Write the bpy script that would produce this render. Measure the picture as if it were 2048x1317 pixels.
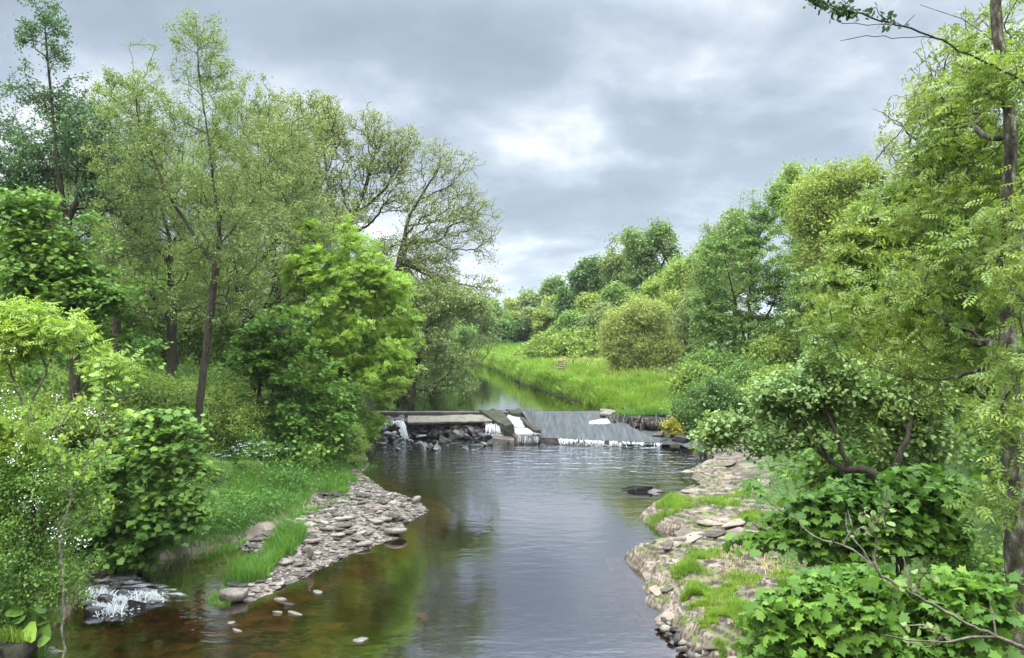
import bpy, bmesh, math
import numpy as np

C = bpy.context.scene
COL = C.collection
rad = math.radians
for o in list(bpy.data.objects):
    bpy.data.objects.remove(o)

# ------------------------------------------------------------------ camera, world, sun, exposure
F, CX, HY, CAMZ = 1500.0, 1024.0, 640.0, 6.0       # focal length and horizon measured on the photograph; eye height on the bridge
cd = bpy.data.cameras.new('camera'); cam = bpy.data.objects.new('camera', cd); COL.objects.link(cam)
cd.sensor_width = 36.0; cd.lens = 36.0 * F / 2048.0
cd.shift_y = -18.5 / 2048.0
cd.clip_start = 0.05; cd.clip_end = 5000
cam.location = (0, 0, CAMZ); cam.rotation_euler = (rad(90), 0, 0)
C.camera = cam

SUN_EL, SUN_ROT = 58.0, 205.0       # soft sun through cloud, from behind the camera and to its left
w = bpy.data.worlds.new('World'); C.world = w; w.use_nodes = True
nt = w.node_tree; nt.nodes.clear()
def N(t, typ, **kw):
    n = t.nodes.new(typ)
    for k, v in kw.items():
        if k == 'inp':
            for a, b in v.items(): n.inputs[a].default_value = b
        else: setattr(n, k, v)
    return n
L = lambda t, a, b: t.links.new(a, b)
def math_node(t, op, a, b=None, clamp=False):
    n = N(t, 'ShaderNodeMath', operation=op, use_clamp=clamp)
    for i, x in enumerate((a, b)):
        if x is None: continue
        if isinstance(x, (int, float)): n.inputs[i].default_value = x
        else: L(t, x, n.inputs[i])
    return n.outputs[0]
def ramp(t, fac, stops):
    n = N(t, 'ShaderNodeValToRGB'); e = n.color_ramp.elements
    while len(e) < len(stops): e.new(0.5)
    for el, (p, c) in zip(e, stops):
        el.position = p; el.color = (*c, 1) if len(c) == 3 else c
    L(t, fac, n.inputs[0]); return n.outputs[0]
sky = N(nt, 'ShaderNodeTexSky', sky_type='NISHITA', sun_disc=False)
sky.sun_elevation = rad(SUN_EL); sky.sun_rotation = rad(SUN_ROT)
tc = N(nt, 'ShaderNodeTexCoord'); sp = N(nt, 'ShaderNodeSeparateXYZ'); L(nt, tc.outputs['Generated'], sp.inputs[0])
zz = math_node(nt, 'MAXIMUM', sp.outputs[2], 0.0)
den = math_node(nt, 'ADD', zz, 0.34)
uu = math_node(nt, 'DIVIDE', sp.outputs[0], den); vv = math_node(nt, 'DIVIDE', sp.outputs[1], den)
cb = N(nt, 'ShaderNodeCombineXYZ'); L(nt, uu, cb.inputs[0]); L(nt, vv, cb.inputs[1]); cb.inputs[2].default_value = 1.9
n1 = N(nt, 'ShaderNodeTexNoise', inp={'Scale': 1.9, 'Detail': 7.0, 'Roughness': 0.5, 'Distortion': 0.25}); L(nt, cb.outputs[0], n1.inputs['Vector'])
n2 = N(nt, 'ShaderNodeTexNoise', inp={'Scale': 5.5, 'Detail': 5.0, 'Roughness': 0.55}); L(nt, cb.outputs[0], n2.inputs['Vector'])
cl = math_node(nt, 'ADD', math_node(nt, 'MULTIPLY', n1.outputs[0], 0.78), math_node(nt, 'MULTIPLY', n2.outputs[0], 0.22))
ccol = ramp(nt, cl, [(0.36, (0.41, 0.485, 0.58)), (0.46, (0.49, 0.575, 0.685)), (0.53, (0.67, 0.755, 0.86)), (0.62, (1.12, 1.16, 1.18))])
# overcast sky with extra brightness added overhead, out of view, to light the scene
gr = N(nt, 'ShaderNodeMapRange', interpolation_type='SMOOTHSTEP', inp={'From Min': 0.36, 'From Max': 0.78, 'To Min': 0.50, 'To Max': 6.4}); L(nt, zz, gr.inputs['Value'])
gain = gr.outputs[0]
mul = N(nt, 'ShaderNodeVectorMath', operation='SCALE'); L(nt, ccol, mul.inputs[0]); L(nt, gain, mul.inputs['Scale'])
skm = N(nt, 'ShaderNodeVectorMath', operation='SCALE'); L(nt, sky.outputs[0], skm.inputs[0]); skm.inputs['Scale'].default_value = 0.10
mixc = N(nt, 'ShaderNodeMix', data_type='RGBA'); mixc.inputs[0].default_value = 0.92
L(nt, skm.outputs[0], mixc.inputs[6]); L(nt, mul.outputs[0], mixc.inputs[7])
bg = N(nt, 'ShaderNodeBackground'); bg.inputs[1].default_value = 1.0; L(nt, mixc.outputs[2], bg.inputs[0])
wo = N(nt, 'ShaderNodeOutputWorld'); L(nt, bg.outputs[0], wo.inputs[0])

sd = bpy.data.lights.new('sun', 'SUN'); sd.energy = 1.5; sd.angle = rad(10); sd.color = (1.0, 0.95, 0.86)
so = bpy.data.objects.new('sun', sd); COL.objects.link(so)
# direction towards the sun: rotation measured clockwise from +Y
sx, sy, sz = math.sin(rad(SUN_ROT)) * math.cos(rad(SUN_EL)), math.cos(rad(SUN_ROT)) * math.cos(rad(SUN_EL)), math.sin(rad(SUN_EL))
from mathutils import Vector
so.rotation_euler = Vector((sx, sy, sz)).to_track_quat('Z', 'Y').to_euler()

C.view_settings.view_transform = 'Standard'; C.view_settings.look = 'None'
C.view_settings.exposure = 1.0; C.view_settings.gamma = 1.0
C.cycles.max_bounces = 8; C.cycles.diffuse_bounces = 4; C.cycles.glossy_bounces = 3; C.cycles.transmission_bounces = 4; C.cycles.transparent_max_bounces = 8
C.cycles.use_denoising = True
C.cycles.caustics_reflective = False; C.cycles.caustics_refractive = False

# ------------------------------------------------------------------ helpers
def P(px, py, d):
    return np.array([(px - CX) * d / F, d, CAMZ - (py - HY) * d / F])
def G(px, py, z=0.0):
    d = (CAMZ - z) * F / (py - HY)
    return np.array([(px - CX) * d / F, d])
def S(a, b, x):
    t = np.clip((x - a) / (b - a), 0, 1); return t * t * (3 - 2 * t)
def _h(ix, iy, iz, s):
    n = (ix * 374761393 + iy * 668265263 + iz * 2147483647 + s * 974634541) & 0xffffffff
    n = ((n ^ (n >> 13)) * 1274126177) & 0xffffffff
    n = ((n ^ (n >> 16)) * 2246822519) & 0xffffffff
    return ((n ^ (n >> 15)) & 0xffff) / 65535.0
def vnoise(p, s=0):
    p = np.asarray(p, float); i = np.floor(p).astype(np.int64); f = p - i; f = f * f * (3 - 2 * f)
    r = 0
    for dx in (0, 1):
        for dy in (0, 1):
            for dz in (0, 1):
                wgt = (f[:, 0] if dx else 1 - f[:, 0]) * (f[:, 1] if dy else 1 - f[:, 1]) * (f[:, 2] if dz else 1 - f[:, 2])
                r = r + wgt * _h(i[:, 0] + dx, i[:, 1] + dy, i[:, 2] + dz, s)
    return r
def fbm(p, s=0, o=4, gainf=0.5):
    r = 0; a = 1; t = 0; p = np.asarray(p, float)
    for k in range(o):
        r = r + a * vnoise(p * (2 ** k) + 17.3 * k, s + k); t += a; a *= gainf
    return r / t - 0.5
def nrm(v): return v / np.maximum(np.linalg.norm(v, axis=-1, keepdims=True), 1e-9)

def mk(name, V, faces, mat, parent=None, smooth=False, loc=None):
    """faces: list of int arrays (n,k), each with its own k"""
    me = bpy.data.meshes.new(name)
    V = np.ascontiguousarray(V, dtype=np.float32)
    if isinstance(faces, np.ndarray): faces = [faces]
    faces = [f for f in faces if len(f)]
    me.vertices.add(len(V)); me.vertices.foreach_set('co', V.ravel())
    nl = sum(f.size for f in faces); nf = sum(len(f) for f in faces)
    me.loops.add(nl); me.polygons.add(nf)
    me.loops.foreach_set('vertex_index', np.concatenate([f.ravel() for f in faces]).astype(np.int32))
    st = []; b = 0
    for f in faces:
        st.append(b + np.arange(len(f)) * f.shape[1]); b += f.size
    me.polygons.foreach_set('loop_start', np.concatenate(st).astype(np.int32))
    if smooth: me.polygons.foreach_set('use_smooth', np.ones(nf, dtype=bool))
    me.update(calc_edges=True)
    if mat: me.materials.append(mat)
    o = bpy.data.objects.new(name, me); COL.objects.link(o)
    if parent is not None: o.parent = parent
    if loc is not None: o.location = loc
    return o
def tag(o, label=None, cat=None, group=None, kind=None):
    if label: o['label'] = label
    if cat: o['category'] = cat
    if group: o['group'] = group
    if kind: o['kind'] = kind
    return o
def empty(name, loc, label=None, cat=None, group=None):
    o = bpy.data.objects.new(name, None); COL.objects.link(o); o.location = loc; o.empty_display_size = 0.2
    return tag(o, label, cat, group)
def copy_tree(root, loc, rotz=0.0, scale=1.0, label=None, group=None):
    r = root.copy(); COL.objects.link(r); r.location = loc; r.rotation_euler = (0, 0, rotz)
    r.scale = (scale,) * 3 if np.isscalar(scale) else scale
    if label: r['label'] = label
    if group: r['group'] = group
    for ch in root.children:
        c = ch.copy(); COL.objects.link(c); c.parent = r
    return r

# ------------------------------------------------------------------ materials
def newmat(name):
    m = bpy.data.materials.new(name); m.use_nodes = True; t = m.node_tree; t.nodes.clear()
    out = N(t, 'ShaderNodeOutputMaterial'); return m, t, out
def leafmat(name, ca, cb_, trans=0.35, rough=0.5, spec=0.25, cc=None):
    wm = lambda c: (c[0] * 1.5, c[1] * 1.3, c[2] * 1.2)
    ca, cb_ = wm(ca), wm(cb_); cc = wm(cc) if cc else None
    m, t, out = newmat(name)
    g = N(t, 'ShaderNodeNewGeometry'); tcn = N(t, 'ShaderNodeTexCoord')
    no = N(t, 'ShaderNodeTexNoise', inp={'Scale': 0.9, 'Detail': 2.0}); L(t, tcn.outputs['Object'], no.inputs['Vector'])
    f = math_node(t, 'ADD', math_node(t, 'MULTIPLY', g.outputs['Random Per Island'], 0.55), math_node(t, 'MULTIPLY', math_node(t, 'SUBTRACT', no.outputs[0], 0.3), 1.1), clamp=True)
    stops = [(0.1, ca), (0.75, cb_)] + ([(1.0, cc)] if cc else [])
    col = ramp(t, f, stops)
    p = N(t, 'ShaderNodeBsdfPrincipled', inp={'Roughness': rough, 'Specular IOR Level': spec}); L(t, col, p.inputs['Base Color'])
    tr = N(t, 'ShaderNodeBsdfTranslucent')
    mt = N(t, 'ShaderNodeMix', data_type='RGBA', blend_type='MULTIPLY'); mt.inputs[0].default_value = 1.0
    L(t, col, mt.inputs[6]); mt.inputs[7].default_value = (1.25, 1.25, 0.8, 1); L(t, mt.outputs[2], tr.inputs[0])
    mx = N(t, 'ShaderNodeMixShader'); mx.inputs[0].default_value = trans
    L(t, p.outputs[0], mx.inputs[1]); L(t, tr.outputs[0], mx.inputs[2]); L(t, mx.outputs[0], out.inputs[0])
    return m
def surfmat(name, stops, scale=3.0, rough=0.85, bump=0.3, bscale=20.0, stretch=(1, 1, 1), moss=None, moss_amt=0.5, cracks=None, spec=0.3, detail=6.0, island=0.0, dirt_shade=None):
    m, t, out = newmat(name)
    tcn = N(t, 'ShaderNodeTexCoord'); mp = N(t, 'ShaderNodeMapping'); mp.inputs['Scale'].default_value = stretch
    L(t, tcn.outputs['Object'], mp.inputs[0])
    no = N(t, 'ShaderNodeTexNoise', inp={'Scale': scale, 'Detail': detail, 'Roughness': 0.6}); L(t, mp.outputs[0], no.inputs['Vector'])
    fac = no.outputs[0]
    if island:
        g0 = N(t, 'ShaderNodeNewGeometry'); oi = N(t, 'ShaderNodeObjectInfo')
        r_ = math_node(t, 'FRACT', math_node(t, 'ADD', g0.outputs['Random Per Island'], oi.outputs['Random']))
        fac = math_node(t, 'ADD', math_node(t, 'MULTIPLY', fac, 1 - island * 0.5), math_node(t, 'MULTIPLY', math_node(t, 'SUBTRACT', r_, 0.25), island))
    col = ramp(t, fac, stops)
    nb = N(t, 'ShaderNodeTexNoise', inp={'Scale': bscale, 'Detail': 8.0, 'Roughness': 0.65}); L(t, mp.outputs[0], nb.inputs['Vector'])
    h = nb.outputs[0]
    if cracks:
        vo = N(t, 'ShaderNodeTexVoronoi', feature='DISTANCE_TO_EDGE', inp={'Scale': cracks[0]}); L(t, mp.outputs[0], vo.inputs['Vector'])
        cr = math_node(t, 'DIVIDE', vo.outputs[0], 0.06, clamp=True)
        mc = N(t, 'ShaderNodeMix', data_type='RGBA', blend_type='MULTIPLY'); mc.inputs[0].default_value = cracks[1]
        L(t, col, mc.inputs[6]); L(t, cr, mc.inputs[7]); col = mc.outputs[2]
        h = math_node(t, 'ADD', math_node(t, 'MULTIPLY', h, 0.5), cr)
    if moss:
        nm = N(t, 'ShaderNodeTexNoise', inp={'Scale': 2.2, 'Detail': 7.0, 'Roughness': 0.7}); L(t, tcn.outputs['Object'], nm.inputs['Vector'])
        g = N(t, 'ShaderNodeNewGeometry'); sg = N(t, 'ShaderNodeSeparateXYZ'); L(t, g.outputs['Normal'], sg.inputs[0])
        mf = math_node(t, 'ADD', nm.outputs[0], math_node(t, 'MULTIPLY', sg.outputs[2], 0.12))
        mf = math_node(t, 'MULTIPLY', math_node(t, 'SUBTRACT', mf, 1.08 - moss_amt), 9.0, clamp=True)
        mm = N(t, 'ShaderNodeMix', data_type='RGBA'); L(t, mf, mm.inputs[0]); L(t, col, mm.inputs[6]); mm.inputs[7].default_value = (*moss, 1); col = mm.outputs[2]
    if dirt_shade:  # crevice dirt tone that also paints shade onto the ledge risers
        da = N(t, 'ShaderNodeAttribute', attribute_name='edge'); dm = N(t, 'ShaderNodeMix', data_type='RGBA'); L(t, math_node(t, 'MULTIPLY', da.outputs['Fac'], 0.9, True), dm.inputs[0]); L(t, col, dm.inputs[6]); dm.inputs[7].default_value = (*dirt_shade, 1); col = dm.outputs[2]
    p = N(t, 'ShaderNodeBsdfPrincipled', inp={'Roughness': rough, 'Specular IOR Level': spec}); L(t, col, p.inputs['Base Color'])
    bu = N(t, 'ShaderNodeBump', inp={'Strength': bump, 'Distance': 0.05}); L(t, h, bu.inputs['Height']); L(t, bu.outputs[0], p.inputs['Normal'])
    L(t, p.outputs[0], out.inputs[0]); return m

M = {}
M['alder'] = leafmat('alder_leaf', (0.075, 0.125, 0.04), (0.14, 0.21, 0.06), 0.32, 0.5, 0.3)
M['alder_gloss'] = leafmat('glossy_alder_leaf', (0.065, 0.13, 0.04), (0.14, 0.225, 0.065), 0.3, 0.5, 0.28)
M['alder_dark'] = leafmat('dark_alder_leaf', (0.028, 0.07, 0.03), (0.06, 0.125, 0.04), 0.25, 0.45, 0.4)
M['oak_sparse'] = leafmat('young_oak_leaf', (0.10, 0.145, 0.05), (0.17, 0.23, 0.075), 0.3)
M['ash'] = leafmat('ash_leaf', (0.088, 0.185, 0.026), (0.195, 0.32, 0.05), 0.4)
M['ash_yellow'] = leafmat('yellow_ash_leaf', (0.055, 0.115, 0.028), (0.145, 0.22, 0.045), 0.38, cc=(0.27, 0.32, 0.06))
M['syc'] = leafmat('sycamore_leaf', (0.038, 0.10, 0.018), (0.092, 0.178, 0.03), 0.34, 0.55, 0.22, cc=(0.17, 0.28, 0.04))
M['syc_dark'] = leafmat('dark_sycamore_leaf', (0.026, 0.075, 0.012), (0.075, 0.16, 0.022), 0.34, 0.55, 0.2, cc=(0.14, 0.24, 0.035))
M['elder'] = leafmat('elder_leaf', (0.08, 0.17, 0.03), (0.20, 0.31, 0.05), 0.38, cc=(0.31, 0.38, 0.07))
M['haw'] = leafmat('hawthorn_leaf', (0.04, 0.105, 0.02), (0.11, 0.20, 0.035), 0.3)
M['willow'] = leafmat('willow_leaf', (0.13, 0.185, 0.05), (0.22, 0.285, 0.085), 0.35)
M['willow_grey'] = leafmat('grey_willow_leaf', (0.075, 0.125, 0.04), (0.15, 0.215, 0.075), 0.3)
M['oak_gold'] = leafmat('golden_oak_leaf', (0.10, 0.16, 0.035), (0.18, 0.245, 0.05), 0.35)
M['oak'] = leafmat('oak_leaf', (0.03, 0.08, 0.022), (0.075, 0.145, 0.035), 0.28)
M['oak_mid'] = leafmat('mid_oak_leaf', (0.06, 0.125, 0.035), (0.12, 0.20, 0.05), 0.3)
M['mid'] = leafmat('mid_green_leaf', (0.058, 0.13, 0.032), (0.125, 0.22, 0.05), 0.33)
M['bramble'] = leafmat('bramble_leaf', (0.085, 0.155, 0.03), (0.17, 0.26, 0.05), 0.32)
M['gorse'] = leafmat('yellow_bush_leaf', (0.14, 0.165, 0.02), (0.28, 0.28, 0.03), 0.3)
M['herb'] = leafmat('herb_leaf', (0.024, 0.07, 0.012), (0.06, 0.14, 0.022), 0.35)
M['grass'] = leafmat('bright_grass', (0.050, 0.125, 0.016), (0.145, 0.245, 0.028), 0.4, 0.5, 0.3)
M['grass_bank'] = leafmat('bank_grass', (0.03, 0.09, 0.014), (0.08, 0.18, 0.025), 0.38, 0.5, 0.3)
M['grass_dry'] = leafmat('dry_grass', (0.22, 0.22, 0.09), (0.40, 0.37, 0.20), 0.3, 0.6, 0.2)
M['darkleaf'] = leafmat('dark_leaf', (0.02, 0.05, 0.02), (0.04, 0.09, 0.03), 0.2)
M['blossom'] = surfmat('blossom', [(0.3, (0.75, 0.74, 0.66)), (0.7, (0.85, 0.85, 0.8))], rough=0.7, bump=0)
M['bark'] = surfmat('bark', [(0.3, (0.015, 0.011, 0.006)), (0.55, (0.042, 0.032, 0.02)), (0.8, (0.10, 0.085, 0.055))], 6, 0.95, 0.9, 9, (3, 3, 0.7), moss=(0.035, 0.042, 0.012), moss_amt=0.5)
M['bark_pale'] = surfmat('pale_bark', [(0.32, (0.07, 0.058, 0.038)), (0.5, (0.15, 0.13, 0.09)), (0.7, (0.27, 0.245, 0.18))], 14, 0.9, 0.8, 40, moss=(0.08, 0.09, 0.03), moss_amt=0.42)
M['bark_lichen'] = surfmat('lichen_bark', [(0.36, (0.025, 0.019, 0.012)), (0.5, (0.07, 0.055, 0.036)), (0.6, (0.14, 0.12, 0.085)), (0.7, (0.36, 0.36, 0.30))], 7, 0.95, 1.0, 16, (2, 2, 0.8), moss=(0.06, 0.075, 0.018), moss_amt=0.55)
M['stone'] = surfmat('pale_sandstone', [(0.2, (0.018, 0.015, 0.012)), (0.45, (0.065, 0.055, 0.043)), (0.7, (0.145, 0.122, 0.096)), (0.95, (0.29, 0.25, 0.20))], 4, 0.85, 0.25, 18, island=0.55)
M['stone_pale'] = surfmat('pale_stone', [(0.3, (0.055, 0.046, 0.036)), (0.52, (0.13, 0.11, 0.086)), (0.75, (0.24, 0.205, 0.165))], 4, 0.85, 0.3, 18)
M['stone_wet'] = surfmat('wet_stone', [(0.3, (0.007, 0.006, 0.005)), (0.6, (0.026, 0.021, 0.016)), (0.9, (0.12, 0.095, 0.075))], 4, 0.35, 0.4, 14, island=0.5, spec=0.5)
M['bedstone'] = surfmat('bed_stone', [(0.25, (0.02, 0.011, 0.006)), (0.5, (0.075, 0.041, 0.02)), (0.8, (0.18, 0.105, 0.055))], 3, 0.8, 0.2, 14, island=0.6)
M['concrete'] = surfmat('weathered_concrete', [(0.3, (0.055, 0.048, 0.034)), (0.5, (0.12, 0.106, 0.08)), (0.7, (0.22, 0.20, 0.17))], 2.2, 0.85, 0.4, 25, moss=(0.06, 0.055, 0.018), moss_amt=0.44)
M['moss_wall'] = surfmat('mossy_stone', [(0.3, (0.012, 0.012, 0.008)), (0.6, (0.045, 0.042, 0.028))], 5, 0.9, 0.8, 18, moss=(0.022, 0.024, 0.006), moss_amt=0.52)
M['rubble'] = surfmat('dark_rubble', [(0.3, (0.006, 0.005, 0.004)), (0.55, (0.02, 0.016, 0.012)), (0.9, (0.13, 0.10, 0.075))], 3, 0.55, 0.5, 14, island=0.6, spec=0.5)
M['shelf'] = surfmat('layered_sandstone', [(0.28, (0.045, 0.033, 0.022)), (0.46, (0.12, 0.089, 0.064)), (0.6, (0.20, 0.152, 0.115)), (0.75, (0.29, 0.23, 0.18))], 2.2, 0.85, 0.35, 16, (1, 1, 5), moss=(0.07, 0.085, 0.015), moss_amt=0.50, dirt_shade=(0.022, 0.017, 0.012))
M['ledge'] = surfmat('sandstone_ledge', [(0.2, (0.03, 0.022, 0.015)), (0.45, (0.10, 0.074, 0.053)), (0.7, (0.19, 0.146, 0.11)), (0.95, (0.30, 0.24, 0.19))], 3, 0.85, 0.35, 16, (1, 1, 4), island=0.5, moss=(0.06, 0.075, 0.015), moss_amt=0.42)
M['wood'] = surfmat('grey_wood', [(0.3, (0.10, 0.07, 0.045)), (0.7, (0.24, 0.18, 0.12))], 4, 0.85, 0.4, 12, (1, 1, 6))
M['dead'] = surfmat('dead_grass', [(0.3, (0.16, 0.12, 0.07)), (0.7, (0.32, 0.26, 0.16))], 6, 0.9, 0.2, 20)

def foam_mat(name, thr=None, scale=(1, 1, 1), nscale=3.0, wid=0.12):
    m, t, out = newmat(name)
    d = N(t, 'ShaderNodeBsdfPrincipled', inp={'Base Color': (0.38, 0.385, 0.37, 1), 'Roughness': 0.35})
    tr = N(t, 'ShaderNodeBsdfTranslucent', inp={'Color': (0.36, 0.36, 0.345, 1)})
    mx = N(t, 'ShaderNodeMixShader'); mx.inputs[0].default_value = 0.3; L(t, d.outputs[0], mx.inputs[1]); L(t, tr.outputs[0], mx.inputs[2])
    if thr is None: L(t, mx.outputs[0], out.inputs[0]); return m
    tcn = N(t, 'ShaderNodeTexCoord'); mp = N(t, 'ShaderNodeMapping'); mp.inputs['Scale'].default_value = scale; L(t, tcn.outputs['Object'], mp.inputs[0])
    no = N(t, 'ShaderNodeTexNoise', inp={'Scale': nscale, 'Detail': 9.0, 'Roughness': 0.68, 'Distortion': 0.5}); L(t, mp.outputs[0], no.inputs['Vector'])
    at = N(t, 'ShaderNodeAttribute', attribute_name='edge')
    f = math_node(t, 'ADD', no.outputs[0], math_node(t, 'MULTIPLY', math_node(t, 'SUBTRACT', at.outputs['Fac'], 1.0), 0.5))
    f = math_node(t, 'DIVIDE', math_node(t, 'SUBTRACT', f, thr), wid, clamp=True)
    tp = N(t, 'ShaderNodeBsdfTransparent'); m2 = N(t, 'ShaderNodeMixShader'); L(t, f, m2.inputs[0]); L(t, tp.outputs[0], m2.inputs[1]); L(t, mx.outputs[0], m2.inputs[2])
    L(t, m2.outputs[0], out.inputs[0]); return m
M['foam'] = foam_mat('white_water')
M['foam_sheet'] = foam_mat('foam_sheet', 0.47, (0.8, 1.4, 0.8), 2.4)
M['rapids'] = foam_mat('rapid_water', 0.47, (0.7, 1.8, 1.0), 3.2, 0.22)
M['foam_thin'] = foam_mat('foam_thin', 0.56, (0.5, 1.2, 1), 3.0, 0.16)

def water_mat(name, tint, ior, waves, rough=0.02):
    m, t, out = newmat(name)
    tcn = N(t, 'ShaderNodeTexCoord'); h = None
    for (sc, sx_, sy_, amt, dist_) in waves:
        mp = N(t, 'ShaderNodeMapping'); mp.inputs['Scale'].default_value = (sx_, sy_, 1); L(t, tcn.outputs['Object'], mp.inputs[0])
        no = N(t, 'ShaderNodeTexNoise', inp={'Scale': sc, 'Detail': 3.0, 'Roughness': 0.55, 'Distortion': dist_}); L(t, mp.outputs[0], no.inputs['Vector'])
        x = math_node(t, 'MULTIPLY', no.outputs[0], amt)
        h = x if h is None else math_node(t, 'ADD', h, x)
    at = N(t, 'ShaderNodeAttribute', attribute_name='edge')      # how ruffled the surface is here
    h = math_node(t, 'MULTIPLY', h, at.outputs['Fac'])
    bu = N(t, 'ShaderNodeBump', inp={'Strength': 1.0, 'Distance': 1.0}); L(t, h, bu.inputs['Height'])
    fr = N(t, 'ShaderNodeFresnel', inp={'IOR': ior}); L(t, bu.outputs[0], fr.inputs['Normal'])
    gl = N(t, 'ShaderNodeBsdfGlossy', inp={'Roughness': rough, 'Color': (0.95, 0.96, 1.0, 1)}); L(t, bu.outputs[0], gl.inputs['Normal'])
    tp = N(t, 'ShaderNodeBsdfTransparent', inp={'Color': (*tint, 1)})
    mx = N(t, 'ShaderNodeMixShader'); L(t, math_node(t, 'POWER', fr.outputs[0], 0.55), mx.inputs[0]); L(t, tp.outputs[0], mx.inputs[1]); L(t, gl.outputs[0], mx.inputs[2])
    L(t, mx.outputs[0], out.inputs[0]); return m
M['water'] = water_mat('river_water', (0.70, 0.53, 0.36), 1.9, [(2.2, 0.45, 1.0, 0.045, 0.3), (7.0, 0.6, 1.0, 0.014, 0.2)])
M['water_up'] = water_mat('still_water', (0.30, 0.27, 0.16), 1.5, [(1.6, 0.5, 1.0, 0.02, 0.0)], 0.03)

def flow_mat():
    m, t, out = newmat('thin_flow')
    tcn = N(t, 'ShaderNodeTexCoord'); mp = N(t, 'ShaderNodeMapping'); mp.inputs['Scale'].default_value = (1.6, 0.22, 0.22); mp.inputs['Rotation'].default_value = (0, 0, rad(-24)); L(t, tcn.outputs['Object'], mp.inputs[0])
    no = N(t, 'ShaderNodeTexNoise', inp={'Scale': 3.5, 'Detail': 8.0, 'Roughness': 0.65}); L(t, mp.outputs[0], no.inputs['Vector'])
    col = ramp(t, no.outputs[0], [(0.30, (0.024, 0.025, 0.025)), (0.58, (0.054, 0.057, 0.057)), (0.70, (0.088, 0.092, 0.092)), (0.82, (0.22, 0.22, 0.215))])
    p = N(t, 'ShaderNodeBsdfPrincipled', inp={'Roughness': 0.6, 'Specular IOR Level': 0.06}); L(t, col, p.inputs['Base Color'])
    bu = N(t, 'ShaderNodeBump', inp={'Strength': 0.35, 'Distance': 0.05}); L(t, no.outputs[0], bu.inputs['Height']); L(t, bu.outputs[0], p.inputs['Normal'])
    L(t, p.outputs[0], out.inputs[0]); return m
M['flow'] = flow_mat()

def ground_mat():
    m, t, out = newmat('river_land')
    at = N(t, 'ShaderNodeAttribute', attribute_name='zone'); sp_ = N(t, 'ShaderNodeSeparateColor'); L(t, at.outputs['Color'], sp_.inputs[0])
    tcn = N(t, 'ShaderNodeTexCoord')
    vo = N(t, 'ShaderNodeTexVoronoi', inp={'Scale': 3.2, 'Randomness': 1.0})
    mp = N(t, 'ShaderNodeMapping'); mp.inputs['Scale'].default_value = (0.8, 1.3, 0.3); L(t, tcn.outputs['Object'], mp.inputs[0]); L(t, mp.outputs[0], vo.inputs['Vector'])
    sh = N(t, 'ShaderNodeSeparateColor'); L(t, vo.outputs['Color'], sh.inputs[0])
    no = N(t, 'ShaderNodeTexNoise', inp={'Scale': 2.0, 'Detail': 8.0, 'Roughness': 0.65}); L(t, tcn.outputs['Object'], no.inputs['Vector'])
    f1 = math_node(t, 'ADD', math_node(t, 'MULTIPLY', sh.outputs[0], 0.5), math_node(t, 'MULTIPLY', no.outputs[0], 0.5))
    bed = ramp(t, f1, [(0.2, (0.022, 0.0095, 0.004)), (0.5, (0.09, 0.040, 0.0165)), (0.8, (0.20, 0.10, 0.042))])
    silt_depth_shade = ramp(t, no.outputs[0], [(0.3, (0.012, 0.010, 0.006)), (0.7, (0.03, 0.024, 0.014))])  # silt tone kept near black in place of light absorbed by deep water
    soil = ramp(t, no.outputs[0], [(0.3, (0.02, 0.035, 0.01)), (0.55, (0.05, 0.085, 0.018)), (0.8, (0.10, 0.15, 0.03))])
    grav = ramp(t, f1, [(0.2, (0.03, 0.024, 0.018)), (0.5, (0.08, 0.063, 0.048)), (0.8, (0.17, 0.135, 0.105))])
    def mix(fac, a, b):
        x = N(t, 'ShaderNodeMix', data_type='RGBA'); L(t, fac, x.inputs[0]); L(t, a, x.inputs[6]); L(t, b, x.inputs[7]); return x.outputs[2]
    c = mix(sp_.outputs[2], bed, silt_depth_shade); c = mix(sp_.outputs[1], c, grav); c = mix(sp_.outputs[0], c, soil)
    p = N(t, 'ShaderNodeBsdfPrincipled', inp={'Roughness': 0.9, 'Specular IOR Level': 0.2}); L(t, c, p.inputs['Base Color'])
    bu = N(t, 'ShaderNodeBump', inp={'Strength': 0.5, 'Distance': 0.08}); L(t, math_node(t, 'ADD', no.outputs[0], vo.outputs[0]), bu.inputs['Height']); L(t, bu.outputs[0], p.inputs['Normal'])
    L(t, p.outputs[0], out.inputs[0]); return m
M['ground'] = ground_mat()

# ------------------------------------------------------------------ terrain
LB = np.array([(-20, -8.6), (12, -8.6), (13.6, -8.75), (15, -8.9), (17, -9.6), (18.5, -9.0), (19.4, -7.9), (20.5, -7.2), (22, -6.8), (25, -6.3), (29.3, -5.95), (31, -6.0), (34.6, -7.0), (36.5, -7.4), (40, -7.5), (45, -8.0), (55, -7.5), (70, -8.5), (80, -11), (86, -18), (92, -45), (97, -60), (600, -60)], float)
RB = np.array([(-20, 3.0), (12, 3.0), (13.6, 3.15), (14.5, 3.25), (16.1, 3.0), (17, 3.1), (18.9, 3.1), (20.2, 4.9), (21.4, 4.4), (23.1, 4.3), (25, 5.5), (26.9, 6.8), (30, 7.6), (33, 8.9), (36, 8.7), (38.5, 7.6), (39.8, 5.2), (41.1, 4.8), (48, 2.75), (55, 0.96), (68.6, -1.1), (80, -3.2), (85, -6.5), (88.5, -45), (90, -60), (600, -60)], float)
BAR = np.array([G(720, 948), G(775, 985), G(830, 1000), G(857, 1025), G(805, 1050), G(793, 1078), G(700, 1108), G(600, 1158), G(505, 1200), G(435, 1208), G(478, 1150), G(520, 1105), G(470, 1095), G(560, 1060), G(630, 1010), G(640, 945)])
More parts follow.
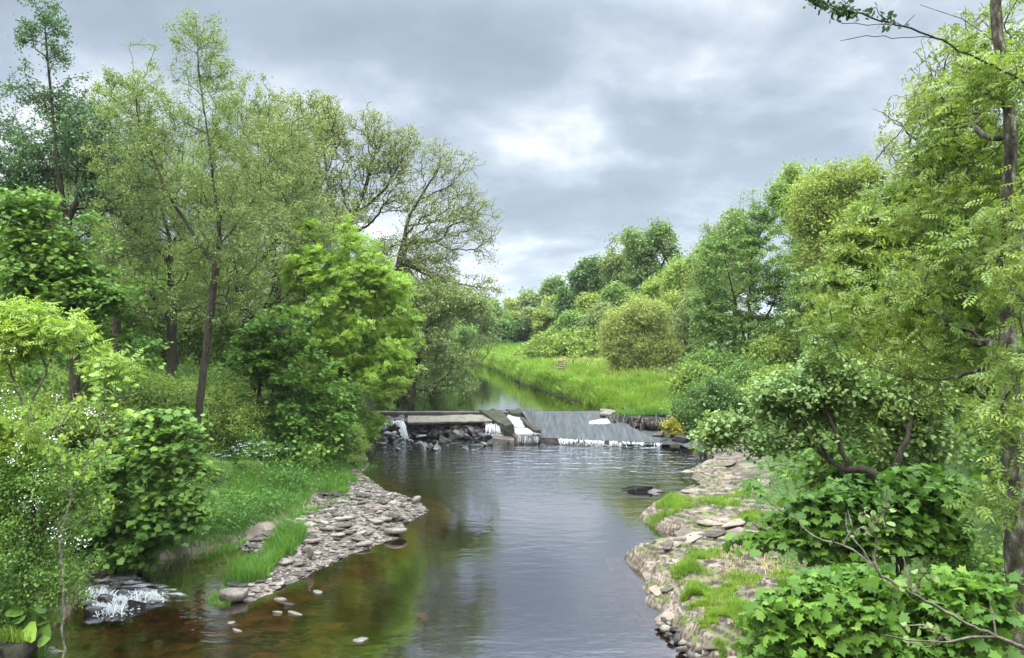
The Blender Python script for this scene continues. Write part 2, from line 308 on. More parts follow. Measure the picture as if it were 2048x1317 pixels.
def poly_sd(X, Y, poly):
    """signed distance, positive inside"""
    x, y = X.ravel(), Y.ravel(); d = np.full(x.shape, 1e9); ins = np.zeros(x.shape, bool)
    n = len(poly)
    for i in range(n):
        a, b = poly[i], poly[(i + 1) % n]; e = b - a
        t = np.clip(((x - a[0]) * e[0] + (y - a[1]) * e[1]) / (e @ e), 0, 1)
        d = np.minimum(d, np.hypot(x - a[0] - t * e[0], y - a[1] - t * e[1]))
        c = (a[1] > y) != (b[1] > y)
        with np.errstate(divide='ignore', invalid='ignore'):
            ins ^= c & (x < e[0] * (y - a[1]) / (e[1] if e[1] else 1e-9) + a[0])
    return np.where(ins, d, -d).reshape(X.shape)
def gh(X, Y, full=False):
    X = np.asarray(X, float); Y = np.asarray(Y, float)
    wob = 0.35 * fbm(np.stack([X.ravel() * 0.9, Y.ravel() * 0.9, 0 * X.ravel()], 1), 5, 3).reshape(X.shape)
    dl = np.interp(Y, LB[:, 0], LB[:, 1]) - X + wob; dr = X - np.interp(Y, RB[:, 0], RB[:, 1]) + wob
    out = np.maximum(dl, dr); up = S(38.9, 39.5, Y); upb = S(37.0, 40.0, Y)
    # bed
    dep = np.clip(0.10 - 0.32 * out, 0.06, 1.0)
    shal = S(-1.2, -3.8, X) * S(22, 19, Y)
    dep = dep * (1 - shal) + np.minimum(dep, 0.20 + 0.06 * wob) * shal
    bed = -dep * (1 - up) + up * (1.2 - np.clip(0.1 - 0.5 * out, 0.1, 0.9))
    # banks
    near = S(13, 7, Y) * S(2.5, 6.5, X)
    lowl = 0.10 + 0.9 * S(0, 1.2, dl) * S(21, 18, Y) + 0.24 * np.clip(dl, 0, 6) + 0.05 * np.clip(dl - 6, 0, 60)
    lowr = 0.05 + 0.12 * np.clip(dr, 0, 3.5) + 0.42 * np.clip(dr - 3.5, 0, 6) + 0.1 * np.clip(dr - 9.5, 0, 40) + 1.5 * near
    upr = 1.2 + 0.85 * S(-0.05, 0.6, out + 0.3 * wob) + 0.03 * np.clip(out, 0, 20) + 0.10 * np.clip(np.maximum(dr - 12, 0) , 0, 60) * S(60, 40, Y)
    cap = 1.12 + 0.95 * S(40.0, 43.5, Y) + 5 * S(4.5, 7, dr); upr = np.where((dr > dl) & (Y < 44), np.minimum(upr, cap), upr)
    low = np.where(dl > dr, lowl, lowr)
    bank = low * (1 - upb) + upr * upb
    z = np.where(out > 0, bank, bed)
    far = S(110, 260, Y); z = z + far * 5.0
    bar = poly_sd(X, Y, BAR)
    zb = np.where(bar > -0.0, 0.03 + 0.30 * S(0, 1.6, bar), bar * 0.22)
    m = (Y < 33) & (bar > -1.0)
    z = np.where(m, np.maximum(z, zb), z)
    z = z + 0.10 * fbm(np.stack([X.ravel() * 1.3, Y.ravel() * 1.3, 0 * X.ravel()], 1), 9, 4).reshape(X.shape) * (0.4 + 0.6 * (out > 0))
    if full: return z, out, bar, dl, dr
    return z
def g1(x, y): return float(gh(np.array([x]), np.array([y]))[0])

def axis(segs):
    a = []
    for lo, hi, st in segs: a.append(np.arange(lo, hi, st))
    return np.unique(np.concatenate(a).round(4))
def grid_faces(nx, ny):
    i = np.arange(nx * ny).reshape(ny, nx)
    return np.stack([i[:-1, :-1].ravel(), i[:-1, 1:].ravel(), i[1:, 1:].ravel(), i[1:, :-1].ravel()], 1)
xs = axis([(-900, -100, 80), (-100, -30, 7), (-30, -12, 0.8), (-12, 10, 0.14), (10, 30, 0.8), (30, 100, 7), (100, 901, 80)])
ys = axis([(-60, 2, 6), (2, 10, 0.8), (10, 42, 0.16), (42, 60, 0.25), (60, 100, 0.6), (100, 200, 10), (200, 1601, 100)])
X, Y = np.meshgrid(xs, ys); Z, out_, bar_, dl_, dr_ = gh(X, Y, True)
gnd = mk('ground', np.stack([X.ravel(), Y.ravel(), Z.ravel()], 1), grid_faces(len(xs), len(ys)), M['ground'], smooth=True)
tag(gnd, kind='structure')
soil = S(0.1, 0.7, out_) * (bar_ < 0.0); soil = np.where(dr_ > 0, S(1.0, 3.5, dr_) * (Y < 38) + (Y >= 38) * S(-0.1, 0.3, out_), soil)
soil = np.where((Y > 40) & (Z < 1.3) & (out_ < 1.2) & (Y < 90), 0.0, soil)
grav = np.where((bar_ > -0.15) & (out_ < 2.5), 1.0, 0.0); grav = np.maximum(grav, ((dr_ > -0.2) & (dr_ < 3.5) & (Y < 38)) * 1.0)
grav = np.maximum(grav, ((Z > -0.06) & (Y < 38)) * 1.0)
silt_depth_shade = S(0.22, 0.5, -Z) * (Y < 38) + (Y >= 38.5) * 1.0  # dark bed colour grows with depth, painting in the water's light loss
zc = np.stack([soil.ravel(), grav.ravel(), np.clip(silt_depth_shade, 0, 1).ravel(), np.ones(X.size)], 1)
ca = gnd.data.color_attributes.new('zone', 'FLOAT_COLOR', 'POINT'); ca.data.foreach_set('color', zc.astype(np.float32).ravel())

def edge_attr(o, v):
    a = o.data.attributes.new('edge', 'FLOAT', 'POINT'); a.data.foreach_set('value', np.asarray(v, np.float32).ravel())
def sheet(name, xs, ys, zf, mat, attr, **kw):
    X, Y = np.meshgrid(xs, ys); Z = zf(X, Y) if callable(zf) else np.full(X.shape, zf)
    o = mk(name, np.stack([X.ravel(), Y.ravel(), Z.ravel()], 1), grid_faces(len(xs), len(ys)), mat, smooth=True)
    edge_attr(o, attr(X, Y)); return o
wl = sheet('water', np.arange(-13, 12.1, 0.5), np.arange(-30, 38.6, 0.5), 0.0, M['water'],
           lambda X, Y: 0.16 + 1.5 * S(23, 33, Y) + 0.16 * S(-2.5, -5, X) * S(19, 15, Y))
tag(wl, kind='structure')
wu = sheet('water', np.arange(-60, 9.1, 1.0), np.concatenate([np.array([39.62]), np.arange(40, 101, 1.0)]), 1.2, M['water_up'], lambda X, Y: 0.35 + 0 * X)
tag(wu, kind='structure')

# ------------------------------------------------------------------ rocks and stones
bm = bmesh.new(); bmesh.ops.create_icosphere(bm, subdivisions=3, radius=1.0)
ICO_V = np.array([v.co[:] for v in bm.verts]); ICO_F = np.array([[v.index for v in f.verts] for f in bm.faces]); bm.free()
bm = bmesh.new(); bmesh.ops.create_icosphere(bm, subdivisions=2, radius=1.0)
ICO2_V = np.array([v.co[:] for v in bm.verts]); ICO2_F = np.array([[v.index for v in f.verts] for f in bm.faces]); bm.free()
def rock_verts(seed, dims, planes=14, low=False, rough=0.025):
    r = np.random.default_rng(seed); V = (ICO2_V if low else ICO_V).copy()
    for k in range(planes):
        n = nrm(r.normal(size=3)); d = r.uniform(0.32, 0.75)
        s = V @ n; V = V - np.outer(np.maximum(s - d, 0), n)
    V = V / np.abs(V).max(0)
    V = V * np.asarray(dims)
    V += nrm(V) * (fbm(V * 3.0 / max(dims) + seed, seed, 3) * rough * 2 * max(dims))[:, None]
    return V
def slab_verts(seed, dims, sides=None):
    """flat stone: irregular outline, slightly bevelled, tilted top"""
    r = np.random.default_rng(seed); n = sides or r.integers(5, 9)
    a = np.sort(np.linspace(0, 2 * np.pi, n, endpoint=False) + r.uniform(-0.3, 0.3, n)); rr = r.uniform(0.7, 1.0, n)
    pts = np.stack([np.cos(a) * rr, np.sin(a) * rr], 1)
    m = []
    for i in range(n):
        p, q = pts[i], pts[(i + 1) % n]
        m += [p * 0.92 + q * 0.08, p * 0.5 + q * 0.5 + r.normal(size=2) * 0.04, p * 0.08 + q * 0.92]
    pts = np.array(m); k = len(pts)
    rings = []
    for (s, z) in ((0.86, -1), (1.0, -0.75), (1.0, 0.6), (0.93, 1.0)):
        rings.append(np.concatenate([pts * s, np.full((k, 1), z)], 1))
    V = np.concatenate(rings + [np.array([[0, 0, -1.0]]), np.array([[0, 0, 1.05]])])
    V *= np.asarray(dims); V[:, 2] += dims[2] * (r.normal() * 0.4 * V[:, 0] / dims[0] + r.normal() * 0.3 * V[:, 1] / dims[1])
    i = np.arange(k); j = (i + 1) % k; F4 = np.concatenate([np.stack([i + k * q, j + k * q, j + k * (q + 1), i + k * (q + 1)], 1) for q in range(3)])
    F3 = np.concatenate([np.stack([j, i, np.full(k, 4 * k)], 1), np.stack([i + 3 * k, j + 3 * k, np.full(k, 4 * k + 1)], 1)])
    return V, F4, F3
def rock(name, loc, dims, seed, mat, label, cat='rock', group=None, rot=0.0, tilt=(0, 0), planes=14):
    o = mk(name, rock_verts(seed, dims, planes), ICO_F, mat, loc=loc); o.rotation_euler = (tilt[0], tilt[1], rot)
    return tag(o, label, cat, group)
def slab(name, loc, dims, seed, mat, label, cat='stone', group=None, rot=0.0, tilt=(0, 0)):
    V, a, b = slab_verts(seed, dims); o = mk(name, V, [a, b], mat, loc=loc); o.rotation_euler = (tilt[0], tilt[1], rot)
    return tag(o, label, cat, group)

rng = np.random.default_rng(11)
# gravel bar: 300 largest stones as things, the rest as one stretch of shingle
def bar_points(n, r, lo=0.0, hi=9):
    pts = []
    mn, mx_ = BAR.min(0), BAR.max(0)
    while len(pts) < n:
        q = r.uniform(mn, mx_, (4000, 2)); sd_ = poly_sd(q[:, 0], q[:, 1], BAR)
        gr = np.interp(q[:, 1], LB[:, 0], LB[:, 1])
        ok = (sd_ > lo) & (sd_ < hi) & (q[:, 0] > gr - 0.3)
        pts += list(q[ok])
    return np.array(pts[:n])
variants = []
for k in range(14):
    V, a, b = slab_verts(100 + k, (1, 0.62 + 0.25 * rng.random(), 0.10 + 0.10 * rng.random()), int(rng.integers(4, 7)))
    variants.append((V, a, b))
vmesh = []
BARLAB = 'flat pale sandstone piece lying among others on the gravel bar'
pts = bar_points(300, rng, 0.02)
for i, q in enumerate(pts):
    if i < 14:
        V, a, b = variants[i]; o = mk('flat_stone', V, [a, b], M['stone']); vmesh.append(o)
    else:
        o = vmesh[i % 14].copy(); COL.objects.link(o)
    s = float(np.clip(rng.lognormal(-2.0, 0.42), 0.08, 0.36))
    if q[1] > 25.5: s *= 0.6
    o.location = (q[0], q[1], g1(q[0], q[1]) + 0.16 * s); o.scale = (s,) * 3
    o.rotation_euler = (rng.normal() * 0.13, rng.normal() * 0.13, rng.normal() * 0.5 + 0.3)
    tag(o, BARLAB, 'stone', 'flat stones on the gravel bar')
def merged_stones(name, pts, sizes, zoff, mat, flat=0.22, seed=0, rotsig=0.6):
    r = np.random.default_rng(seed); VV = []; F4 = []; F3 = []; b0 = 0
    z = gh(pts[:, 0], pts[:, 1])
    for (x, y), s, zz_ in zip(pts, sizes, z):
        V, a, b = variants[r.integers(14)]
        c, sn = math.cos(r.normal() * rotsig), 0; ang = r.normal() * rotsig; c, sn = math.cos(ang), math.sin(ang)
        W = V * s; W = np.stack([W[:, 0] * c - W[:, 1] * sn, W[:, 0] * sn + W[:, 1] * c, W[:, 2] + r.normal() * 0.12 * W[:, 0] + r.normal() * 0.12 * W[:, 1]], 1)
        VV.append(W + (x, y, zz_ + zoff)); F4.append(a + b0); F3.append(b + b0); b0 += len(V)
    return mk(name, np.concatenate(VV), [np.concatenate(F4), np.concatenate(F3)], mat)
sp_ = bar_points(4200, rng, -0.05)
tag(merged_stones('shingle', sp_, np.clip(rng.lognormal(-2.75, 0.4, len(sp_)), 0.03, 0.12), 0.0, M['stone'], seed=3), kind='stuff')
# stones lying on the bed under the brown water
q = np.stack([rng.uniform(-8.3, 1.2, 900), rng.uniform(12, 21, 900)], 1); q = q[(poly_sd(q[:, 0], q[:, 1], BAR) < -0.05) & (q[:, 0] > np.interp(q[:, 1], LB[:, 0], LB[:, 1]) + 0.3)]
q = q[rng.random(len(q)) < 1.2 * S(-0.8, -4.0, q[:, 0])]
q = q[gh(q[:, 0], q[:, 1]) < -0.13]
tag(merged_stones('bed_stones', q, np.clip(rng.lognormal(-1.85, 0.4, len(q)), 0.08, 0.32), -0.03, M['bedstone'], seed=4), kind='stuff')

def sl(px, py, dims, seed, label, mat='stone_pale', z=0.05, rot=0.0, tilt=(0, 0), name='stone', cat='stone', group=None):
    if z <= 0.06: z = 0.005; dims = (dims[0] * 1.15, dims[1], dims[2] * 0.6); tilt = (0.12 * math.sin(seed * 3.1), 0.16 * math.cos(seed * 1.7))
    g = G(px, py, z); return slab(name, (g[0], g[1], z), dims, seed, M[mat], label, cat, group, rot, tilt)
sl(468, 1190, (0.34, 0.20, 0.09), 41, 'large pale flat slab at the grassy tip of the gravel bar', z=0.13, rot=0.2, tilt=(0.15, 0))
sl(560, 1200, (0.16, 0.09, 0.05), 42, 'flat grey stone in the water just off the bar tip', z=0.03, rot=-0.3)
sl(636, 1186, (0.11, 0.08, 0.05), 43, 'small rounded pale stone alone in the brown shallows beside the bar', z=0.05)
sl(578, 1210, (0.12, 0.07, 0.05), 44, 'small grey stone breaking the surface below the bar tip', 'stone', z=0.03)
sl(590, 1228, (0.18, 0.05, 0.04), 45, 'long thin pale stone awash below the bar tip', z=0.02, rot=-0.35)
sl(556, 1226, (0.10, 0.06, 0.05), 46, 'blunt white stone next to the long thin one in the shallows', z=0.03)
sl(462, 1247, (0.11, 0.05, 0.035), 47, 'small white flake of stone awash in the brown riffle', z=0.02)
sl(474, 1262, (0.12, 0.06, 0.035), 48, 'second white flake just nearer in the brown riffle', z=0.02, rot=-0.3)
sl(720, 1282, (0.16, 0.09, 0.045), 49, 'pale wedge shaped stone with a small wake, nearest the bridge', z=0.03, rot=0.4)
sl(790, 1062, (0.42, 0.22, 0.06), 50, 'broad pale slab jutting from the bar edge over dark water', z=0.17, rot=-0.15, tilt=(-0.1, 0.08))
sl(832, 1001, (0.18, 0.12, 0.09), 51, 'square pale block standing at the far edge of the bar', z=0.16, rot=0.5, tilt=(0.3, 0))
sl(788, 1032, (0.20, 0.15, 0.09), 52, 'square grey block in the middle of the bar', z=0.22, rot=0.1)
sl(620, 1105, (0.10, 0.08, 0.12), 53, 'upright pale stone beside the bar grass', z=0.35, rot=0.6, tilt=(0.3, 0.2))

# boulders, log and rocks around the weir foot
def rk(px, py, z, dims, seed, label, mat='stone_wet', rot=0.0, group=None, tilt=(0, 0), name='rock'):
    g = G(px, py, z); return rock(name, (g[0], g[1], z), dims, seed, M[mat], label, 'rock', group, rot, tilt)
rk(1275, 975, 0.10, (0.62, 0.16, 0.13), 60, 'long dark rock lying like a log in the pool', rot=-0.12)
rk(1312, 982, 0.04, (0.32, 0.12, 0.08), 61, 'low dark tail of rock right of the log like rock', rot=-0.1)
rk(1303, 988, 0.04, (0.10, 0.07, 0.06), 62, 'small white stone before the log like rock', 'stone')
grp = 'dark stones strewn below the broken weir'
for i in range(46):
    px = rng.uniform(765, 1000); py = 876 + 26 * rng.random() ** 1.3
    s = float(np.clip(rng.lognormal(-1.95, 0.45), 0.07, 0.30))
    g = G(px, py, 0.03)
    rock('rock', (g[0], g[1], 0.02 + 0.1 * s), (s, s * rng.uniform(0.5, 0.8), s * rng.uniform(0.35, 0.65)), 200 + i, M['stone_wet'], 'wet dark stone among the scatter below the broken weir', 'rock', grp, rng.uniform(0, 3), (rng.normal() * 0.15, rng.normal() * 0.15))
rk(983, 884, 0.16, (0.22, 0.2, 0.2), 70, 'square orange pink block in the stones left of the fish pass', 'stone', 0.4)
rk(969, 888, 0.10, (0.20, 0.16, 0.16), 71, 'brown block leaning beside the orange pink block', 'stone', 0.9)
rk(888, 880, 0.16, (0.34, 0.2, 0.2), 72, 'pale topped boulder in the stones below the rubble wall', 'stone', 0.5)
rk(908, 876, 0.18, (0.28, 0.2, 0.18), 73, 'mossy boulder with a twig beside the pale topped boulder', 'moss_wall', 0.1)
rk(975, 875, 0.16, (0.6, 0.35, 0.24), 74, 'brown heap of rock left of the fish pass wall', 'rubble', 0.2)
rk(872, 896, 0.08, (0.28, 0.2, 0.18), 75, 'black rock standing forward of the stones into the pool', 'stone_wet', 0.4)
rk(842, 873, 0.14, (0.28, 0.14, 0.08), 76, 'pale orange flat stone under the concrete slab', 'stone', 0.1)
rk(785, 878, 0.14, (0.35, 0.2, 0.15), 77, 'pale stone at the foot of the left fall', 'stone', 0.3)
rk(763, 888, 0.08, (0.42, 0.25, 0.14), 78, 'low grey stone at the left end of the scatter', 'stone', 0.1)
rk(745, 875, 0.2, (0.6, 0.4, 0.3), 79, 'dark boulder under the bright ash at the bank', 'rubble', 0.1)
# sill stones along the foot of the apron
for i, (px, py, wd, z, ht) in enumerate([(1105, 879, 0.72, 0.10, 0.22), (1140, 880, 0.3, 0.1, 0.2), (1173, 881, 0.25, 0.1, 0.2), (1215, 880, 0.28, 0.12, 0.25), (1240, 882, 0.3, 0.1, 0.22), (1267, 882, 0.3, 0.1, 0.22), (1293, 883, 0.33, 0.1, 0.25), (1325, 886, 0.36, 0.1, 0.25)]):
    lab = ['long smooth grey boulder right of the fish pass outlet', 'grey sill stone behind the white curtain, first after the smooth boulder', 'half hidden sill stone in the middle of the white curtain', 'black wedge shaped sill stone parting the white curtain', 'grey block in the sill right of the black wedge', 'grey block in the sill between two thin spouts', 'dark sill block with thin spouts on both sides', 'dark round rock at the right end of the sill'][i]
    rk(px, py, z, (wd, 0.3, ht), 90 + i, lab, 'stone_wet', 0.05)
rk(1347, 893, 0.15, (0.30, 0.3, 0.22), 101, 'round black rock at the pool edge, mossy topped', 'moss_wall')
rk(1390, 893, 0.2, (0.75, 0.5, 0.3), 102, 'big dark rock under the right bank bushes', 'rubble', 0.2)
rk(1400, 905, 0.12, (0.5, 0.3, 0.2), 103, 'dark ledge rock nearest the pool below the right bushes', 'rubble', 0.1)
rk(1366, 876, 0.35, (0.5, 0.4, 0.25), 104, 'brown broken rock below the yellow bush', 'rubble', 0.6)
rk(1320, 868, 0.40, (0.40, 0.3, 0.14), 105, 'pale brown flat rock at the foot of the abutment', 'stone', 0.3)
rk(1345, 866, 0.45, (0.35, 0.3, 0.2), 106, 'grey brown rock right of the abutment wall foot', 'rubble', 0.9)
rk(1270, 862, 0.42, (0.35, 0.2, 0.12), 107, 'low black rock at the edge of the apron', 'stone_wet', 0.1)
rk(645, 958, 0.1, (0.5, 0.4, 0.25), 108, 'dark mud lump under the left bank at the bar head', 'moss_wall', 0.2)

# ------------------------------------------------------------------ weir
def hexa(name, top, bot, mat, parent, cuts=7, noise=0.03, seed=0, ns=2.0):
    """solid from four top and four bottom corners (same order), subdivided and roughened"""
    bm = bmesh.new(); v = [bm.verts.new(p) for p in list(top) + list(bot)]
    for f in ((0, 1, 2, 3), (7, 6, 5, 4), (0, 4, 5, 1), (1, 5, 6, 2), (2, 6, 7, 3), (3, 7, 4, 0)): bm.faces.new([v[i] for i in f])
    bmesh.ops.recalc_face_normals(bm, faces=bm.faces)
    bmesh.ops.bevel(bm, geom=bm.edges[:], offset=0.025, segments=1, affect='EDGES', profile=0.5)
    bmesh.ops.subdivide_edges(bm, edges=[e for e in bm.edges if e.calc_length() > 0.12], cuts=cuts, use_grid_fill=True)
    bm.verts.index_update(); V = np.array([q.co[:] for q in bm.verts])
    d = np.stack([fbm(V * ns + 31 * k, seed + 7 * k, 4) for k in range(3)], 1) * noise * 2
    for q, dd in zip(bm.verts, d): q.co = q.co + Vector(dd)
    me = bpy.data.meshes.new(name); bm.to_mesh(me); bm.free(); me.materials.append(mat)
    o = bpy.data.objects.new(name, me); COL.objects.link(o)
    if parent: o.parent = parent
    return o
weir = empty('weir', (0, 0, 0), 'old broken stone weir with a smooth apron and ruined slab across the river', 'weir')
hexa('crest_wall', [(-8.2, 39.35, 1.17), (9, 39.35, 1.17), (9, 39.62, 1.19), (-8.2, 39.62, 1.19)], [(-8.2, 39.3, -0.5), (9, 39.3, -0.5), (9, 39.62, -0.5), (-8.2, 39.62, -0.5)], M['rubble'], weir, 12, 0.015, 1)
# tilted concrete slab, left
hexa('slab', [P(815, 845, 37.8), P(992, 842, 37.9), P(985, 829, 39.0), P(815, 832, 39.0)], [P(817, 851, 37.85), P(992, 846, 37.95), P(985, 836, 39.0), P(817, 838, 39.0)], M['concrete'], weir, 10, 0.06, 2, 1.6)
# rubble under the slab
hexa('rubble_backing', [(-5.6, 38.5, 0.8), (-0.7, 38.5, 0.8), (-0.7, 39.28, 0.9), (-5.6, 39.28, 0.9)], [(-5.6, 38.4, -0.5), (-0.7, 38.4, -0.5), (-0.7, 39.28, -0.5), (-5.6, 39.28, -0.5)], M['rubble'], weir, 8, 0.06, 3)
VV = []; FF = []; b0 = 0
for i in range(90):
    x = rng.uniform(-5.5, -0.7); t = rng.random(); s = rng.uniform(0.14, 0.32)
    if x < -3.3: s *= 0.8
    V = rock_verts(300 + i, (s * rng.uniform(0.9, 1.5), s * 0.8, s * rng.uniform(0.4, 0.8)), 12, True); a = rng.normal() * 0.5
    V = np.stack([V[:, 0] * math.cos(a) - V[:, 2] * math.sin(a), V[:, 1], V[:, 0] * math.sin(a) + V[:, 2] * math.cos(a)], 1)
    VV.append(V + (x, 38.35 - 0.35 * (1 - t) - (0.2 if x > -3.3 else 0), 0.02 + 0.62 * t)); FF.append(ICO2_F + b0); b0 += len(V)
mk('rubble_stones', np.concatenate(VV), np.concatenate(FF), M['rubble'], weir)
# left end broken masonry
VV = []; FF = []; b0 = 0
for i in range(34):
    x = rng.uniform(-7.6, -5.6); t = rng.random(); s = rng.uniform(0.2, 0.45)
    V = rock_verts(420 + i, (s, s * 0.8, s * 0.7), 12, True)
    VV.append(V + (x, 39.2 - 1.4 * (1 - t), 0.9 * t)); FF.append(ICO2_F + b0); b0 += len(V)
mk('broken_masonry', np.concatenate(VV), np.concatenate(FF), M['stone_wet'], weir)
# fish pass walls
def quadwall(name, a0, a1, b0_, b1, zt0, zt1, zb, seed):
    # a0->a1: left edge back to front, b0->b1 right edge
    top = [(a1[0], a1[1], zt1), (b1[0], b1[1], zt1), (b0_[0], b0_[1], zt0), (a0[0], a0[1], zt0)]
    bot = [(p[0], p[1], zb) for p in top]
    return hexa(name, top, bot, M['moss_wall'], weir, 9, 0.10, seed, 3.0)
quadwall('fish_pass_wall', (-1.75, 39.5), (-0.38, 36.75), (-0.62, 39.7), (0.12, 36.75), 1.28, 0.84, -0.3, 11)
quadwall('fish_pass_wall', (-0.36, 39.75), (0.0, 38.9), (0.46, 39.75), (0.50, 38.8), 1.27, 1.16, -0.3, 12)
quadwall('fish_pass_wall', (0.30, 38.75), (1.05, 36.55), (0.58, 38.7), (1.40, 36.55), 0.98, 0.66, -0.3, 13)
hexa('fish_pass_floor', [(0.13, 36.35, 0.36), (1.1, 36.3, 0.34), (0.3, 39.2, 0.9), (-0.6, 39.2, 0.9)], [(0.13, 36.4, -0.4), (1.1, 36.35, -0.4), (0.3, 39.2, -0.4), (-0.6, 39.2, -0.4)], M['stone_wet'], weir, 6, 0.04, 14)
hexa('wall_footing', [(-0.95, 36.35, 0.26), (0.1, 36.2, 0.2), (0.1, 37.2, 0.3), (-0.95, 37.4, 0.36)], [(-1.0, 36.3, -0.4), (0.1, 36.1, -0.4), (0.1, 37.2, -0.4), (-0.95, 37.4, -0.4)], M['rubble'], weir, 6, 0.08, 15)
rk(1017, 882, 0.12, (0.32, 0.3, 0.22), 110, 'smooth grey boulder left of the fish pass outlet', 'stone_wet', 0.2)
# apron: thin fast water over a smooth slope
AX = np.linspace(0, 1, 60); AYv = np.linspace(0, 1, 30)
u, v = np.meshgrid(AX, AYv)
x0 = 0.5 + u * (4.75 - 0.5); x1 = 1.3 + u * (7.1 - 1.3); x = x0 * (1 - v ** 0.9) + x1 * v ** 0.9
y0 = 39.4 + 0 * u; y1 = 36.7 - 1.3 * u; y = y0 * (1 - v) + y1 * v
z = 1.20 * (1 - v) ** 1.15 + (0.24 - 0.06 * u) * (1 - (1 - v) ** 1.15) + 0.012 * fbm(np.stack([x.ravel() * 2, y.ravel() * 2, 0 * x.ravel()], 1), 3, 3).reshape(x.shape)
V = np.stack([x.ravel(), y.ravel(), z.ravel()], 1); V2 = V.copy(); V2[:, 2] = -0.4
o = mk('apron', V, grid_faces(60, 30), M['flow'], weir, smooth=True)
# solid under the apron
e = np.concatenate([np.arange(60), ])
fr = V.reshape(30, 60, 3)[-1]; frb = fr.copy(); frb[:, 2] = -0.4; fr2 = fr.copy(); fr2[:, 2] -= 0.01; fr2[:, 1] += 0.02; frb[:, 1] += 0.1
mk('apron_face', np.concatenate([fr2, frb]), np.stack([np.arange(59), np.arange(59) + 60, np.arange(59) + 61, np.arange(59) + 1], 1), M['stone_wet'], weir)
# lower right wet apron under the abutment
xs_, ys_ = np.linspace(5.2, 8.6, 20), np.linspace(35.3, 38.1, 18)
X2, Y2 = np.meshgrid(xs_, ys_); Z2 = 0.16 + 0.10 * (Y2 - 35.3) + 0.07 * fbm(np.stack([X2.ravel() * 1.5, Y2.ravel() * 1.5, 0 * X2.ravel()], 1), 33, 4).reshape(X2.shape) - 0.03
mk('apron_lower', np.stack([X2.ravel(), Y2.ravel(), Z2.ravel()], 1), grid_faces(20, 18), M['flow'], weir, smooth=True)
# abutment, right: rock wall of upright stones with flat slabs and grass on top
ab = empty('abutment', (6.4, 38.4, 0.3), 'rough stone abutment of upright blocks at the right end of the weir', 'abutment')
VV = []; FF = []; b0 = 0
for i in range(84):
    t = i / 83; x = 4.9 + 2.9 * t + rng.normal() * 0.05; s = rng.uniform(0.06, 0.12)
    h = rng.uniform(0.24, 0.4); V = rock_verts(500 + i, (s, 0.2, h), 12, True); a = rng.normal() * 0.18
    V = np.stack([V[:, 0] * math.cos(a) - V[:, 2] * math.sin(a), V[:, 1], V[:, 0] * math.sin(a) + V[:, 2] * math.cos(a)], 1)
    VV.append(V + (x - 6.4, 38.25 - 0.25 * t + rng.normal() * 0.08 - 38.4, 0.72 + rng.normal() * 0.1 - 0.3 - 0.12 * t)); FF.append(ICO2_F + b0); b0 += len(V)
mk('upright_stones', np.concatenate(VV), np.concatenate(FF), M['rubble'], ab)
o = hexa('core', [(-1.6, 0.05, 0.75), (1.9, -0.2, 0.6), (2.4, 1.6, 0.95), (-1.5, 1.3, 0.86)], [(-1.6, 0.05, -0.6), (1.9, -0.2, -0.6), (2.4, 1.6, -0.6), (-1.5, 1.3, -0.6)], M['moss_wall'], ab, 8, 0.07, 16)
def slp(px, py, d, dims, seed, label, rot=0.0, tilt=(0, 0), mat='stone'):
    p = P(px, py, d); return slab('flat_rock', tuple(p), dims, seed, M[mat], label, 'rock', None, rot, tilt)
slp(1216, 824, 39.4, (0.55, 0.45, 0.09), 601, 'broad pink brown slab lying at the right end of the weir crest', 0.1, (0.06, 0.03))
slp(1212, 829, 38.7, (0.42, 0.3, 0.08), 602, 'smaller pink slab lapping the front of the crest slab', 0.3, (0.2, 0.05))
slp(1258, 819, 40.0, (0.55, 0.4, 0.09), 603, 'pale layered slab behind on the grassy abutment top', -0.1)
slp(1318, 829, 39.0, (0.5, 0.4, 0.14), 604, 'dark flat ledge at the right of the abutment top', 0.0, (0, 0), 'rubble')
slp(1338, 833, 38.5, (0.25, 0.2, 0.05), 605, 'small pale flat stone on the dark ledge right of the abutment')

